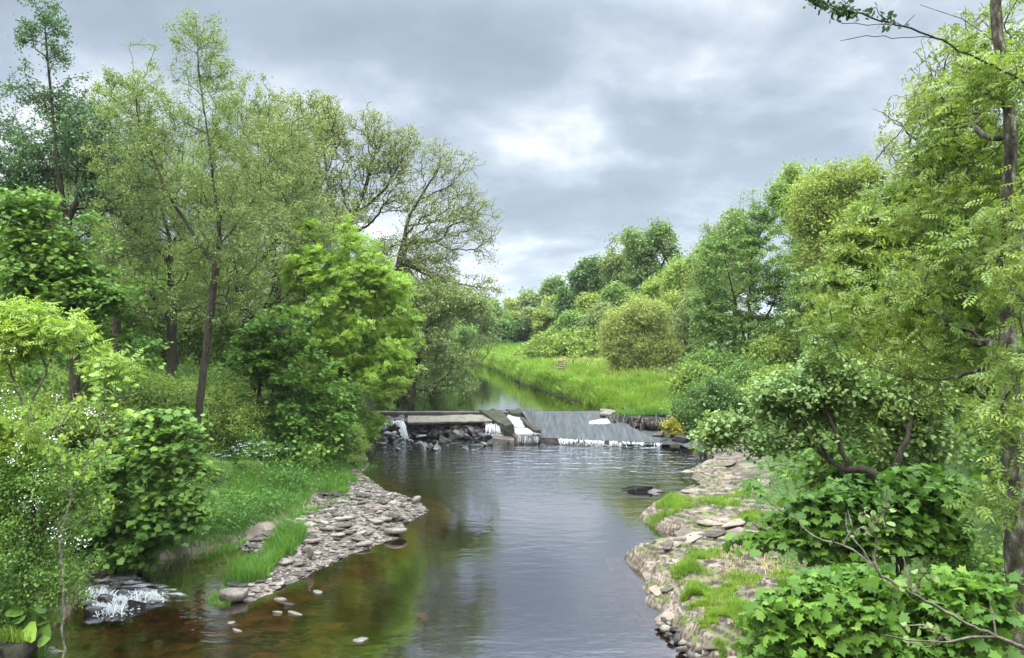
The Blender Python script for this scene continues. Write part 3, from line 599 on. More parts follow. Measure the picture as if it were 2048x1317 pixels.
# falls: curtains of thin strands
def strands(name, top, bot, n, seed, label, bulge=0.12, wmin=0.008, wmax=0.045, seg=6, jit=0.05, splash=0, clumps=0):
    """top, bot: polylines; strands fall between equal parameters"""
    r = np.random.default_rng(seed); top = np.asarray(top, float); bot = np.asarray(bot, float)
    def at(pl, t):
        q = t * (len(pl) - 1); i = np.minimum(q.astype(int), len(pl) - 2); f = (q - i)[:, None]; return pl[i] * (1 - f) + pl[i + 1] * f
    t = r.random(n); tcl = r.random(max(clumps, 1))
    if clumps: t = tcl[r.integers(clumps, size=n)] + r.normal(size=n) * 0.022
    t = np.clip(t, 0, 1)
    A = at(top, t) + r.normal(size=(n, 3)) * (jit, jit * 0.6, 0.012); B = at(bot, np.clip(t + r.normal(size=n) * 0.02, 0, 1)) + r.normal(size=(n, 3)) * (jit, jit, 0.02)
    wd = r.uniform(wmin, wmax, n); s0 = r.uniform(0, 0.25, n); s1 = r.uniform(0.75, 1.0, n)
    Vs = []
    for k in range(seg + 1):
        f = s0 + (s1 - s0) * k / seg; ff = f[:, None]
        p = A * (1 - ff) + B * ff; p[:, 2] += bulge * 0.6 * (4 * f * (1 - f)); p[:, 1] -= bulge * 0.8 * (4 * f * (1 - f)) * r.uniform(0.6, 1.3, n)
        ww = wd * (0.4 + 0.9 * math.sin(math.pi * min(0.95, (k + 0.4) / seg)) )
        p[:, 0] += r.normal(size=n) * 0.006
        Vs.append(np.stack([p - np.stack([ww, 0 * ww, 0 * ww], 1), p + np.stack([0 * ww, -ww * 0.5, ww * 0.2], 1), p + np.stack([ww, 0 * ww, 0 * ww], 1)], 1))
    V = np.stack(Vs, 1)  # n, seg+1, 3, 3
    base = (np.arange(n) * (seg + 1) * 3)[:, None]
    f = []
    for k in range(seg):
        for c in (0, 1):
            f.append(np.concatenate([base + k * 3 + c, base + k * 3 + c + 1, base + (k + 1) * 3 + c + 1, base + (k + 1) * 3 + c], 1))
    V = V.reshape(-1, 3); Fq = [np.concatenate(f)]
    if splash:
        tt = r.random(splash)
        if clumps: tt = np.clip(tcl[r.integers(clumps, size=splash)] + r.normal(size=splash) * 0.04, 0, 1)
        c = at(bot, tt) + r.normal(size=(splash, 3)) * (0.09, 0.12, 0.03) + (0, -0.05, 0.02)
        c[:, 2] = np.maximum(c[:, 2], bot[:, 2].min() + 0.005)
        ss = r.uniform(0.01, 0.035, splash)
        W = (ICO_SM_V[None] * ss[:, None, None] * (1.3, 1.0, 0.6) + c[:, None]).reshape(-1, 3)
        Ft = (ICO_SM_F[None] + (np.arange(splash) * len(ICO_SM_V))[:, None, None] + len(V)).reshape(-1, 3)
        V = np.concatenate([V, W]); Fq.append(Ft)
    o = mk(name, V, Fq, M['foam'], smooth=True); return tag(o, label, 'waterfall')
bm = bmesh.new(); bmesh.ops.create_icosphere(bm, subdivisions=1, radius=1.0)
ICO_SM_V = np.array([v.co[:] for v in bm.verts]); ICO_SM_F = np.array([[v.index for v in f.verts] for f in bm.faces]); bm.free()
strands('waterfall', [P(790, 838, 38.9), P(806, 842, 38.5)], [P(803, 876, 37.9), P(816, 878, 37.6)], 60, 1, 'thin white fall at the left end of the concrete slab', 0.08, 0.008, 0.035, splash=60)
strands('waterfall', [P(768, 838, 39.0), P(800, 836, 38.9)], [P(770, 852, 38.4), P(806, 848, 38.4)], 60, 2, 'white trickles over the broken masonry at the bank end of the weir', 0.04, 0.006, 0.03)
strands('waterfall', [P(972, 847, 37.7), P(1003, 846, 37.6)], [P(970, 870, 37.2), P(1008, 872, 36.9)], 55, 3, 'white dribbling fall beside the fish pass wall', 0.08, 0.004, 0.02, splash=110)
strands('waterfall', [P(1012, 829, 39.2), P(1036, 832, 39.2)], [P(1026, 861, 37.6), P(1050, 858, 37.6)], 170, 4, 'cream white chute pouring between the mossy fish pass walls', 0.12, 0.008, 0.035, splash=60)
strands('waterfall', [P(1027, 858, 37.4), P(1048, 856, 37.4)], [P(1036, 870, 36.5), P(1074, 869, 36.4)], 110, 5, 'foaming pool at the foot of the fish pass chute', 0.03, 0.015, 0.06, jit=0.08, splash=150)
strands('waterfall', [P(1036, 870, 36.3), P(1078, 870, 36.3)], [P(1034, 888, 36.2), P(1079, 888, 36.2)], 46, 6, 'dark lip with thin hanging streams at the fish pass outlet', 0.02, 0.003, 0.012)
strands('waterfall', [P(1180, 842, 38.3), P(1212, 836, 38.4)], [P(1181, 860, 37.7), P(1222, 855, 37.8)], 90, 7, 'small frothy white cascade beside the stone abutment', 0.10, 0.006, 0.03, splash=120)
tp_ = [(1.9 + 0.0, 36.53, 0.25)]; ln = V.reshape(30, 60, 3)[-1] if False else fr
for k, (i0, i1, nn, sp__, lab) in enumerate([(10, 21, 58, 40, 'widest white curtain at the apron foot, just right of the smooth boulder'), (22, 32, 48, 30, 'white curtain at the apron foot beside the black wedge stone'), (34, 43, 34, 22, 'thinner white curtain at the apron foot right of the black wedge stone'), (45, 51, 20, 12, 'pair of thin white spouts near the right end of the apron foot'), (54, 58, 14, 8, 'last thin white spout at the right end of the apron foot')]):
    topl = fr[np.linspace(i0, i1, 5).astype(int)]; botl = topl.copy(); botl[:, 1] -= 0.38; botl[:, 2] = 0.01
    strands('waterfall', topl, botl, nn, 8 + 10 * k, lab, 0.09, 0.004, 0.02, jit=0.08, splash=sp__)

# foam sheets floating on the water, with a ragged edge
def foam_patch(name, poly, z, mat, seed, label=None, bump=0.0, step=0.12, slope=None):
    poly = np.asarray(poly, float); mn, mx_ = poly.min(0), poly.max(0)
    xs, ys = np.arange(mn[0] - 0.1, mx_[0] + 0.1, step), np.arange(mn[1] - 0.1, mx_[1] + 0.1, step)
    X, Y = np.meshgrid(xs, ys); sd_ = poly_sd(X, Y, poly); e = S(-0.05, 0.45, sd_)
    Z = z + bump * e * (fbm(np.stack([X.ravel() * 2.2, Y.ravel() * 2.2, 0 * X.ravel()], 1), seed, 4).reshape(X.shape) + 0.35)
    if slope is not None: Z = Z + slope(X, Y) * e
    o = mk(name, np.stack([X.ravel(), Y.ravel(), Z.ravel()], 1), grid_faces(len(xs), len(ys)), mat, smooth=True); edge_attr(o, e); return tag(o, kind='stuff')
foam_patch('foam', [G(1110, 884), G(1200, 884), G(1330, 892), G(1350, 903), G(1240, 897), G(1150, 893), G(1105, 890)], 0.008, M['foam_sheet'], 1)
foam_patch('foam', [G(770, 880), G(990, 880), G(1020, 890), G(930, 900), G(820, 892), G(760, 890)], 0.008, M['foam_thin'], 2)
foam_patch('foam', [P(1180, 854, 37.8)[:2], P(1225, 854, 37.8)[:2], P(1270, 864, 37.4)[:2], P(1270, 870, 36.9)[:2], P(1215, 872, 36.8)[:2]], 0.60, M['foam_thin'], 3, slope=lambda X, Y: 0.32 * (Y - 37.9))
# rapids entering on the left
for i, (a, b, n, lab) in enumerate([((200, 1176), (195, 1196), 70, 'white step of water below the bank fall in the left rapids'), ((290, 1180), (300, 1196), 60, 'white step of water at the downstream side of the left rapids'), ((215, 1205), (225, 1226), 80, 'white tumble nearest the bridge in the left rapids'), ((250, 1190), (262, 1208), 60, 'white spill beside the pointed stone in the left rapids')]):
    A = G(a[0], a[1], 0.14); Bp = G(b[0], b[1], 0.03)
    strands('waterfall', [(A[0] - 0.25, A[1], 0.16), (A[0] + 0.3, A[1] - 0.08, 0.13)], [(Bp[0] - 0.3, Bp[1], 0.02), (Bp[0] + 0.35, Bp[1] - 0.1, 0.02)], n, 60 + i, lab, 0.04, 0.003, 0.013, jit=0.09, splash=30)
foam_patch('rapids', [G(165, 1150), G(250, 1140), G(345, 1160), G(420, 1195), G(350, 1215), G(250, 1232), G(150, 1232), G(130, 1200)], 0.02, M['rapids'], 4, bump=0.13, step=0.06)
foam_patch('rapids', [G(55, 1275), G(150, 1285), G(205, 1330), G(100, 1340), G(30, 1330)], 0.03, M['rapids'], 5, bump=0.15, step=0.06)
foam_patch('foam', [G(330, 1195), G(430, 1200), G(470, 1260), G(380, 1290), G(310, 1260)], 0.008, M['foam_thin'], 6)
strands('waterfall', [P(205, 1150, 17.6), P(268, 1142, 17.8)], [P(195, 1178, 17.0), P(275, 1168, 17.3)], 130, 9, 'small white fall tumbling from the left bank below the sycamore', 0.06, 0.006, 0.03, splash=90)
for i, (px, py, s, lab) in enumerate([(255, 1192, 0.16, 'black pointed stone in the middle of the left rapids'), (215, 1200, 0.2, 'low black stone at the bank side of the left rapids'), (275, 1212, 0.22, 'dark stone at the downstream end of the left rapids'), (190, 1222, 0.24, 'round black stone nearest the bridge in the left rapids'), (230, 1172, 0.2, 'dark stone under the small bank fall')]):
    rk(px, py, 0.05, (s, s * 0.7, s * 0.7), 650 + i, lab)
rk(25, 1312, 0.15, (0.4, 0.3, 0.35), 660, 'dark grass topped rock in the bottom corner by the bank', 'moss_wall')

# ------------------------------------------------------------------ sandstone shelves, right
def shelf(name, poly, h, seed, label, step=0.05, tilt=(0, 0), lay=0.06, prof=0.8, zb=-0.12, nlay=60):
    poly = np.asarray(poly, float); mn, mx_ = poly.min(0), poly.max(0)
    xs, ys = np.arange(mn[0] - 0.3, mx_[0] + 0.3, step), np.arange(mn[1] - 0.3, mx_[1] + 0.3, step)
    X, Y = np.meshgrid(xs, ys); sd_ = poly_sd(X, Y, poly)
    p3 = np.stack([X.ravel(), Y.ravel(), 0 * X.ravel()], 1)
    n1_ = fbm(p3 * (0.9, 1.3, 1), seed, 5, 0.6).reshape(X.shape); n2_ = fbm(p3 * 3.5, seed + 20, 4).reshape(X.shape)
    base = (sd_ + 0.7 * n1_ + 0.15 * n2_) / prof
    zc_ = zb + (h - zb) * (1 - np.exp(-np.maximum(base + 0.12, 0) * 2.6)) + (0.9 * h * n1_ + 0.16 * n2_) * S(0.0, 0.8, sd_) + tilt[0] * (X - mn[0]) + tilt[1] * (Y - mn[1])
    q = zc_ / lay; fl = np.floor(q); frac = q - fl
    zt = (fl + S(0.72, 0.95, frac) + 0.08 * frac) * lay + 0.02 * n2_
    zt = np.where(sd_ < -0.25, -0.5, zt)
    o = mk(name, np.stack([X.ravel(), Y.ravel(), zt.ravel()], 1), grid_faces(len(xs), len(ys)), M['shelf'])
    edge_attr(o, S(0.45, 0.75, frac) * S(1.0, 0.93, frac) * S(-0.35, 0.15, fbm(p3 * 1.7, seed + 5, 3).reshape(X.shape) + 0.22))  # mask of risers and crevices darkened in colour where soft light gives little shade
    tag(o, label, 'rock shelf')
    r = np.random.default_rng(seed + 60); VV = []; F4 = []; F3 = []; b0 = 0
    for k in range(int(nlay)):
        for _ in range(60):
            x, y = r.uniform(mn[0], mx_[0]), r.uniform(mn[1], mx_[1]); i, j = int((x - xs[0]) / step), int((y - ys[0]) / step)
            if 0.05 < sd_[j, i] < 0.3 + 1.2 * r.random(): break
        w_ = r.uniform(0.25, 0.8); V, a, b = slab_verts(seed * 300 + k, (w_, w_ * r.uniform(0.3, 0.6), r.uniform(0.012, 0.026)), int(r.integers(4, 7))); an = 0.5 + 0.5 * r.normal()
        V = np.stack([V[:, 0] * math.cos(an) - V[:, 1] * math.sin(an), V[:, 0] * math.sin(an) + V[:, 1] * math.cos(an), V[:, 2]], 1)
        V[:, 2] += 0.10 * V[:, 0] + 0.06 * V[:, 1] + r.normal() * 0.04 * V[:, 1]
        VV.append(V + (x, y, zt[j, i] + 0.012 + 0.02 * r.random())); F4.append(a + b0); F3.append(b + b0); b0 += len(V)
    mk('ledges', np.concatenate(VV), [np.concatenate(F4), np.concatenate(F3)], M['ledge'], o)
    def zat(x, y):
        i = np.clip(((np.asarray(x) - xs[0]) / step).round().astype(int), 0, len(xs) - 1); j = np.clip(((np.asarray(y) - ys[0]) / step).round().astype(int), 0, len(ys) - 1)
        return zt[j, i], sd_[j, i]
    return zat
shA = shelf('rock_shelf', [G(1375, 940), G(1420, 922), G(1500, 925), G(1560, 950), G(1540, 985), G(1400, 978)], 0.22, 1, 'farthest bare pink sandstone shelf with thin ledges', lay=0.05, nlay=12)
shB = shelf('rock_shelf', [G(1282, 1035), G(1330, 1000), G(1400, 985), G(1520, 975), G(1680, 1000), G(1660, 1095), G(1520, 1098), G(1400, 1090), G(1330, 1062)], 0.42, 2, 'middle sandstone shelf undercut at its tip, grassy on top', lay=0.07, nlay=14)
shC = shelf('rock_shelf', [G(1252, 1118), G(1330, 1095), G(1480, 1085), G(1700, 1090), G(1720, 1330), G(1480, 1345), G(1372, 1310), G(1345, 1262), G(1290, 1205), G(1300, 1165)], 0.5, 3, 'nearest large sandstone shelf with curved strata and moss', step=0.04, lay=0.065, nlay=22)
for i in range(40):
    t = rng.random(); px = 1330 + 90 * t + rng.normal() * 14; py = 1255 + 55 * t + rng.normal() * 8; g = G(px, py, 0.08); s = rng.uniform(0.05, 0.15)
    o = slab('stone', (g[0], g[1], 0.06 + 0.05 * rng.random()), (s, s * 0.7, s * 0.3), 700 + i, M['stone'], 'loose flake of pale stone at the near water edge of the big shelf', 'stone', 'stone flakes below the big shelf', rng.uniform(0, 3), (rng.normal() * 0.2, rng.normal() * 0.2))

# ------------------------------------------------------------------ leaves
def leaf_shapes():
    d = {}
    d['simple'] = np.array([[[0, 0, 0], [0.45, -0.27, 0.05], [1, 0, -0.06], [0.45, 0.27, 0.05]]])
    d['narrow'] = np.array([[[0, 0, 0], [0.4, -0.13, 0.02], [1, 0, -0.08], [0.4, 0.13, 0.02]]])
    d['round'] = np.array([[[0, 0, 0], [0.3, -0.33, 0.05], [0.72, -0.34, 0.04], [1, -0.1, -0.03], [1, 0.1, -0.03], [0.72, 0.34, 0.04], [0.3, 0.33, 0.05]]])
    half = [(-0.02, 0.12), (-0.12, 0.43), (0.16, 0.36), (0.42, 0.62), (0.48, 0.30), (0.72, 0.35), (0.77, 0.15)]
    mp = [(0, 0)] + [(a, -b) for a, b in half] + [(1.0, 0)] + [(a, b) for a, b in half[::-1]]
    d['maple'] = np.array([[[a, b, 0.06 - 0.22 * b * b - 0.14 * a * a] for a, b in mp]])
    pin = []
    for k in range(4):
        x = 0.12 + 0.22 * k; l = 0.34 - 0.03 * abs(k - 1.5)
        for s in (-1, 1):
            dx, dy = 0.55, 0.83 * s
            pin.append([[x, 0, 0], [x + l * 0.45 * dx + 0.07 * dy * s, l * 0.45 * dy - 0.07 * dx * s, 0.02], [x + l * dx, l * dy, -0.06], [x + l * 0.45 * dx - 0.07 * dy * s, l * 0.45 * dy + 0.07 * dx * s, 0.02]])
    pin.append([[0.86, 0, 0], [1.0, -0.08, 0.01], [1.24, 0, -0.05], [1.0, 0.08, 0.01]])
    d['pinnate'] = np.array(pin)
    pn = []
    for k in range(2):
        x = 0.15 + 0.35 * k; l = 0.5
        for s in (-1, 1):
            pn.append([[x, 0, 0], [x + 0.2, 0.12 * s, 0.02], [x + 0.32, l * s, -0.05], [x + 0.02, 0.28 * s, 0.02]])
    pn.append([[0.7, 0, 0], [0.9, -0.12, 0.01], [1.25, 0, -0.05], [0.9, 0.12, 0.01]])
    d['pinnate_far'] = np.array(pn)
    return d
SH = leaf_shapes()
def leaf_geo(pos, nor, size, kind, r, droop=0.25):
    n = len(pos); sh = SH[kind]; m, k, _ = sh.shape
    nor = nrm(nor); t = r.normal(size=(n, 3)); t = t - (t * nor).sum(1, keepdims=True) * nor; t = nrm(t); t[:, 2] -= droop; t = nrm(t)
    b = nrm(np.cross(nor, t)); nn = np.cross(t, b)
    s = (size * r.uniform(0.45, 1.2, n))[:, None, None, None]; cu = r.uniform(0.2, 2.4, n)[:, None, None, None]
    V = pos[:, None, None, :] + s * (sh[None, :, :, 0:1] * t[:, None, None, :] + sh[None, :, :, 1:2] * b[:, None, None, :] + sh[None, :, :, 2:3] * cu * nn[:, None, None, :])
    return V.reshape(-1, 3), np.arange(n * m * k).reshape(n * m, k)

# ------------------------------------------------------------------ trees
def resample(pl, step):
    pl = np.asarray(pl, float); d = np.r_[0, np.cumsum(np.linalg.norm(np.diff(pl, axis=0), axis=1))]
    n = max(2, int(d[-1] / step) + 1); t = np.linspace(0, d[-1], n)
    return np.stack([np.interp(t, d, pl[:, i]) for i in range(3)], 1)
def grow(chains, attr, bf, start=0.25, step=0.6):
    """greedy weighted tree through the attraction points; chains are given stems and limbs"""
    pos = []; par = []; pl = []; ok = []; fixed = []
    for ci, ch in enumerate(chains):
        ch = resample(ch, step)
        if ci == 0: prev = -1
        else:
            A = np.array(pos); prev = int(np.argmin(np.linalg.norm(A - ch[0], axis=1)))
            if np.linalg.norm(A[prev] - ch[0]) < 0.3: ch = ch[1:]
        for i, p in enumerate(ch):
            l = 0 if prev < 0 else pl[prev] + np.linalg.norm(p - pos[prev])
            pos.append(p); par.append(prev); pl.append(l); prev = len(pos) - 1
            ok.append(ci > 0 or i >= start * len(ch)); fixed.append(True)
    n0 = len(pos); na = len(attr)
    PP = np.zeros((n0 + na, 3)); PP[:n0] = pos; par = np.array(par + [0] * na); PL = np.zeros(n0 + na); PL[:n0] = pl
    okn = np.where(ok)[0]
    D = np.linalg.norm(attr[:, None] - PP[okn][None], axis=2) + bf * PL[okn][None]
    best = okn[D.argmin(1)]; cost = D.min(1); done = np.zeros(na, bool); n = n0
    for _ in range(na):
        i = int(np.argmin(np.where(done, 1e9, cost))); j = best[i]
        PP[n] = attr[i]; par[n] = j; PL[n] = PL[j] + np.linalg.norm(attr[i] - PP[j]); done[i] = True
        c = np.linalg.norm(attr - attr[i], axis=1) + bf * PL[n]
        m = c < cost; cost = np.where(m, c, cost); best = np.where(m, n, best); n += 1
    return PP, par, n0
def tree_mesh(PP, par, n0, r_base, r_tip, r, wob=0.08, power=0.5, lead=0, taper=0.93):
    n = len(PP); wgt = np.zeros(n); kids = [[] for _ in range(n)]
    for i in range(n):
        if par[i] >= 0: kids[par[i]].append(i)
    for i in range(n - 1, -1, -1):
        if not kids[i]: wgt[i] = 1
        if par[i] >= 0: wgt[par[i]] += wgt[i]
    # chain nodes come in order, attraction nodes later: parents always before children
    R = r_tip + (r_base - r_tip) * (wgt / wgt[0]) ** power
    if lead: R[:lead] = np.maximum(R[:lead], r_base * (1 - taper * (np.arange(lead) / lead) ** 0.65)); R[:min(2, lead)] *= 1.12
    wobn = wob
    heads = [0]; VV = []; F4 = []; b0 = 0; st = [(0, -1)]
    while st:
        h, pr = st.pop()
        ch = [h]
        while kids[ch[-1]]:
            ks = sorted(kids[ch[-1]], key=lambda q: -wgt[q])
            for q in ks[1:]: st.append((q, ch[-1]))
            ch.append(ks[0])
        pts = PP[ch]; rr = R[ch]
        if pr >= 0:
            pts = np.concatenate([PP[pr][None], pts]); rr = np.r_[min(R[pr], rr[0] * 1.25), rr]
        if len(pts) < 2: continue
        # smooth subdivision
        m = len(pts); sub = 3 if rr[0] > 0.012 else 2
        e = np.concatenate([2 * pts[:1] - pts[1:2], pts, 2 * pts[-1:] - pts[-2:-1]])
        q = []; qr = []
        for i in range(m - 1):
            p0, p1, p2, p3 = e[i], e[i + 1], e[i + 2], e[i + 3]; ln = np.linalg.norm(p2 - p1)
            for s in range(sub):
                t = s / sub
                c = 0.5 * ((2 * p1) + (-p0 + p2) * t + (2 * p0 - 5 * p1 + 4 * p2 - p3) * t * t + (-p0 + 3 * p1 - 3 * p2 + p3) * t ** 3)
                if s: c = c + r.normal(size=3) * wob * ln * 0.5 * min(1.0, 0.03 / max(rr[0], 0.01))
                q.append(c); qr.append(rr[i] * (1 - t) + rr[i + 1] * t)
        q.append(pts[-1]); qr.append(rr[-1] * 0.6); q = np.array(q); qr = np.array(qr)
        k = 9 if qr[0] > 0.07 else (5 if qr[0] > 0.02 else 3)
        tg = np.gradient(q, axis=0); tg = nrm(tg)
        ref = np.array([1.0, 0.13, 0.21]) if abs(tg[0, 0]) < 0.8 else np.array([0, 1.0, 0.1])
        b = nrm(np.cross(tg, ref)); c2 = np.cross(tg, b)
        a = np.arange(k) * 2 * np.pi / k
        rad_ = qr[:, None] * np.ones(k)
        if k == 9: rad_ = rad_ * (1 + 0.05 * r.normal(size=rad_.shape))
        V = q[:, None] + rad_[..., None] * (np.cos(a)[None, :, None] * b[:, None] + np.sin(a)[None, :, None] * c2[:, None])
        M_ = len(q); i = np.arange(M_ - 1)[:, None] * k; jj = np.arange(k)[None]; j2 = (jj + 1) % k
        F4.append(np.stack([i + jj, i + j2, i + k + j2, i + k + jj], -1).reshape(-1, 4) + b0); VV.append(V.reshape(-1, 3)); b0 += M_ * k
    return np.concatenate(VV), np.concatenate(F4), wgt
def lobe_points(lobes, n, r, gap=0.42, gscale=0.7, shell=0.38, layer=0.0):
    w_ = np.array([(l[1] * l[2] * l[3]) ** 0.85 * (l[4] if len(l) > 4 else 1) for l in lobes]); w_ = w_ / w_.sum(); out = []; tot = 0; off = r.uniform(0, 50, 3)
    while tot < n:
        k = r.choice(len(lobes), 3000, p=w_); c = np.array([lobes[i][0] for i in k]); rd = np.array([lobes[i][1:4] for i in k])
        u = nrm(r.normal(size=(3000, 3))) * (r.random(3000) ** shell)[:, None]; p = c + u * rd
        p = p[fbm((p + off) * gscale, 3, 2) + 0.5 > gap]
        if layer:
            zo = p[:, 2] + 0.9 * layer * fbm(p * (0.8, 0.8, 0) + off, 6, 2) * 4; p[:, 2] -= (zo - np.round(zo / layer) * layer) * 0.8
        out.append(p); tot += len(p)
    return np.concatenate(out)[:n]
def tree(name, label, cat, chains, lobes, leaf='simple', mat='alder', bark='bark', nleaf=15000, size=0.09, nattr=1200, bf=0.35, sig=0.14, rb=0.18, rt=0.006, seed=0, upb=0.6, gap=0.42, gscale=0.7, start=0.25, group=None, droop=0.25, wob=0.1, extra=None, bare=0.0, power=0.66, step=0.6, shell=0.38, origin=None, dens=1.5, taper=0.95, layer=0.0):
    r = np.random.default_rng(seed + 1000); nleaf = int(nleaf * dens)
    root = np.array(origin if origin is not None else chains[0][0], float)
    chs = [np.asarray(c, float) - root for c in chains]
    lb = [(np.asarray(l[0]) - root,) + tuple(l[1:]) for l in lobes]
    at_ = lobe_points(lb, nattr, r, gap, gscale, shell, layer)
    PP, par, n0 = grow(chs, at_, bf, start, step)
    V, F4, wgt = tree_mesh(PP, par, n0, rb, rt, r, wob, power, len(resample(chs[0], step)), taper)
    e = empty(name, tuple(root), label, cat, group)
    mk('trunk', V, F4, M[bark], e, smooth=True)
    # leaves round the twigs
    idx = np.arange(n0, len(PP)); wt = 1.0 / (wgt[idx] ** 0.5)
    if bare > 0: wt = wt * (r.random(len(idx)) > bare)
    ii = r.choice(idx, nleaf, p=wt / wt.sum()); t = r.random(nleaf)[:, None] ** 1.3
    base = PP[ii] * (1 - t) + PP[par[ii]] * t
    base = np.where((np.linalg.norm(PP[ii] - PP[par[ii]], axis=1) > 6 * sig)[:, None], PP[ii], base)
    pos = base + r.normal(size=(nleaf, 3)) * sig * (1, 1, 0.45 if layer else 0.8)
    cen = np.mean([l[0] for l in lb], axis=0)
    nor = r.normal(size=(nleaf, 3)) * 0.75 + (0, 0, upb) + 0.25 * nrm(pos - cen)
    VL, FL = leaf_geo(pos, nor, size, leaf, r, droop)
    mk('crown', VL, FL, M[mat], e)
    if extra: extra(e, PP, idx, r, root)
    return e
def rag(l, sd):
    r = np.random.default_rng(sd); return [(a + r.normal() * c * 0.28, b + r.normal() * e * 0.22, c * r.uniform(0.75, 1.15), e * r.uniform(0.75, 1.15)) for (a, b, c, e) in l]
def LB_(lst, d, depth=1.0, k=1.18):
    """lobes from photograph positions: (px, py, rx, ry[, d offset[, weight]]) at distance d"""
    out = []
    for l in lst:
        dd = d + (l[4] if len(l) > 4 else 0); s = dd / F
        out.append((P(l[0], l[1], dd), k * l[2] * s, 0.5 * (l[2] + l[3]) * s * depth, k * l[3] * s) + ((l[5],) if len(l) > 5 else ()))
    return out
def CH(lst, d=None):
    return np.array([P(p[0], p[1], p[2] if len(p) > 2 else d) for p in lst])
def base_on_ground(ch, sink=0.25):
    """continue a stem straight down to the ground"""
    p = ch[0]; z = g1(p[0], p[1]) - sink
    if p[2] > z + 0.2: ch = np.concatenate([np.array([[p[0], p[1], z]]), ch])
    elif p[2] < z: ch = ch.copy(); ch[0, 2] = z
    return ch
B = base_on_ground

# --- left bank, tall trees
tree('alder_tree', 'tall dark green alder at the far left with a narrow spire top', 'tree',
     [B(CH([(150, 880), (148, 620), (140, 500), (112, 300), (90, 60)], 28)), CH([(140, 520), (60, 420), (20, 330)], 28), CH([(130, 450), (190, 330), (215, 220)], 28)],
     LB_([(88, 95, 34, 95, 0, 1.6), (100, 200, 80, 60), (60, 270, 110, 90), (190, 230, 80, 90), (160, 330, 130, 90), (30, 330, 90, 90), (230, 330, 80, 70), (70, 420, 120, 80)], 28), 'simple', 'alder_dark', nleaf=30000, size=0.12, nattr=1500, rb=0.2, seed=1, sig=0.115, gap=0.49, gscale=0.9, start=0.35)
tree('alder_tree', 'tallest grey green alder with a leaning trunk rooted beside the grassy bank', 'tree',
     [B(CH([(375, 945), (395, 840), (412, 700), (428, 560), (440, 470), (420, 300), (398, 150), (392, 40)], 24.6)), CH([(432, 540), (330, 380), (275, 230), (262, 80)], 24.6), CH([(436, 500), (520, 380), (545, 300)], 24.6), CH([(420, 620), (500, 590), (560, 560)], 24.6)],
     LB_([(393, 95, 60, 70, 0, 1.3), (440, 130, 40, 50), (270, 110, 50, 60), (250, 190, 60, 60), (390, 220, 110, 90), (300, 300, 120, 90), (450, 320, 120, 90), (350, 420, 160, 100), (480, 470, 110, 90), (280, 500, 120, 90), (400, 570, 140, 80)], 25), 'simple', 'alder', nleaf=42000, size=0.085, nattr=2200, rb=0.125, seed=2, sig=0.10, gap=0.47, gscale=0.9, start=0.5, droop=0.1)
tree('alder_tree', 'grey green alder with two forking stems left of the leaning one', 'tree',
     [B(CH([(345, 860), (343, 620), (340, 480), (300, 330)], 31)), CH([(341, 520), (220, 420), (140, 340)], 31), CH([(340, 500), (400, 380), (430, 300)], 31)],
     LB_([(200, 380, 130, 90), (110, 430, 110, 90), (160, 500, 150, 80), (330, 420, 140, 110), (300, 340, 110, 70), (260, 560, 170, 80), (420, 430, 100, 90)], 31), 'simple', 'alder', nleaf=44000, size=0.10, nattr=2100, rb=0.2, seed=3, sig=0.11, gap=0.45, gscale=0.9, start=0.4)
tree('alder_tree', 'crooked trunk alder in the middle of the left wood', 'tree',
     [B(CH([(510, 760), (497, 640), (478, 580), (462, 500), (500, 400)], 34)), CH([(478, 580), (560, 470), (600, 380)], 34)],
     LB_([(480, 240, 70, 80), (500, 190, 50, 40), (590, 230, 60, 55), (540, 270, 90, 80), (420, 330, 60, 70), (500, 350, 100, 80), (560, 400, 90, 90), (470, 450, 110, 80), (540, 520, 120, 100), (610, 480, 70, 80)], 34), 'simple', 'alder', nleaf=42000, size=0.105, nattr=2200, rb=0.22, seed=4, sig=0.11, gap=0.45, gscale=0.9, start=0.4)
tree('alder_tree', 'pale green alder behind the forked alder filling the upper left canopy', 'tree',
     [B(CH([(235, 840), (232, 600), (225, 400), (240, 240)], 37)), CH([(230, 560), (170, 420), (150, 330)], 37), CH([(230, 520), (300, 380), (320, 280)], 37)],
     LB_([(235, 200, 60, 50), (180, 260, 60, 60), (300, 240, 70, 60), (240, 320, 110, 70), (150, 380, 70, 60), (320, 370, 90, 70), (230, 460, 120, 70), (340, 480, 80, 70)], 37), 'simple', 'alder', nleaf=30000, size=0.12, nattr=1700, rb=0.2, seed=16, sig=0.14, gap=0.44, gscale=0.8, start=0.35)
tree('oak_tree', 'grey green young leafed oak between the crooked alder and the three sparse oaks', 'tree',
     [B(CH([(560, 800), (556, 600), (540, 440), (570, 300)], 40)), CH([(552, 560), (480, 440), (460, 360)], 40), CH([(548, 500), (620, 400), (640, 330)], 40)],
     LB_([(560, 240, 60, 45), (500, 300, 70, 60), (620, 300, 60, 60), (560, 370, 90, 60), (480, 400, 70, 60), (640, 420, 70, 60), (560, 480, 100, 70), (660, 500, 60, 50)], 40), 'simple', 'oak_sparse', nleaf=24000, size=0.13, nattr=1900, rb=0.24, seed=17, sig=0.13, gap=0.44, gscale=0.8, start=0.4, wob=0.15)
tree('small_tree', 'pale green scrubby tree low between the bright ash and the leaning oak', 'tree',
     [B(CH([(800, 800), (800, 680), (790, 560)], 49)), CH([(800, 680), (850, 600), (870, 560)], 49)],
     LB_([(790, 520, 60, 45), (850, 560, 60, 45), (760, 580, 60, 50), (830, 640, 80, 50), (900, 620, 40, 40), (760, 680, 60, 60)], 49), 'simple', 'oak_sparse', nleaf=16000, size=0.16, nattr=1000, rb=0.14, seed=18, sig=0.16, gap=0.45, start=0.25)
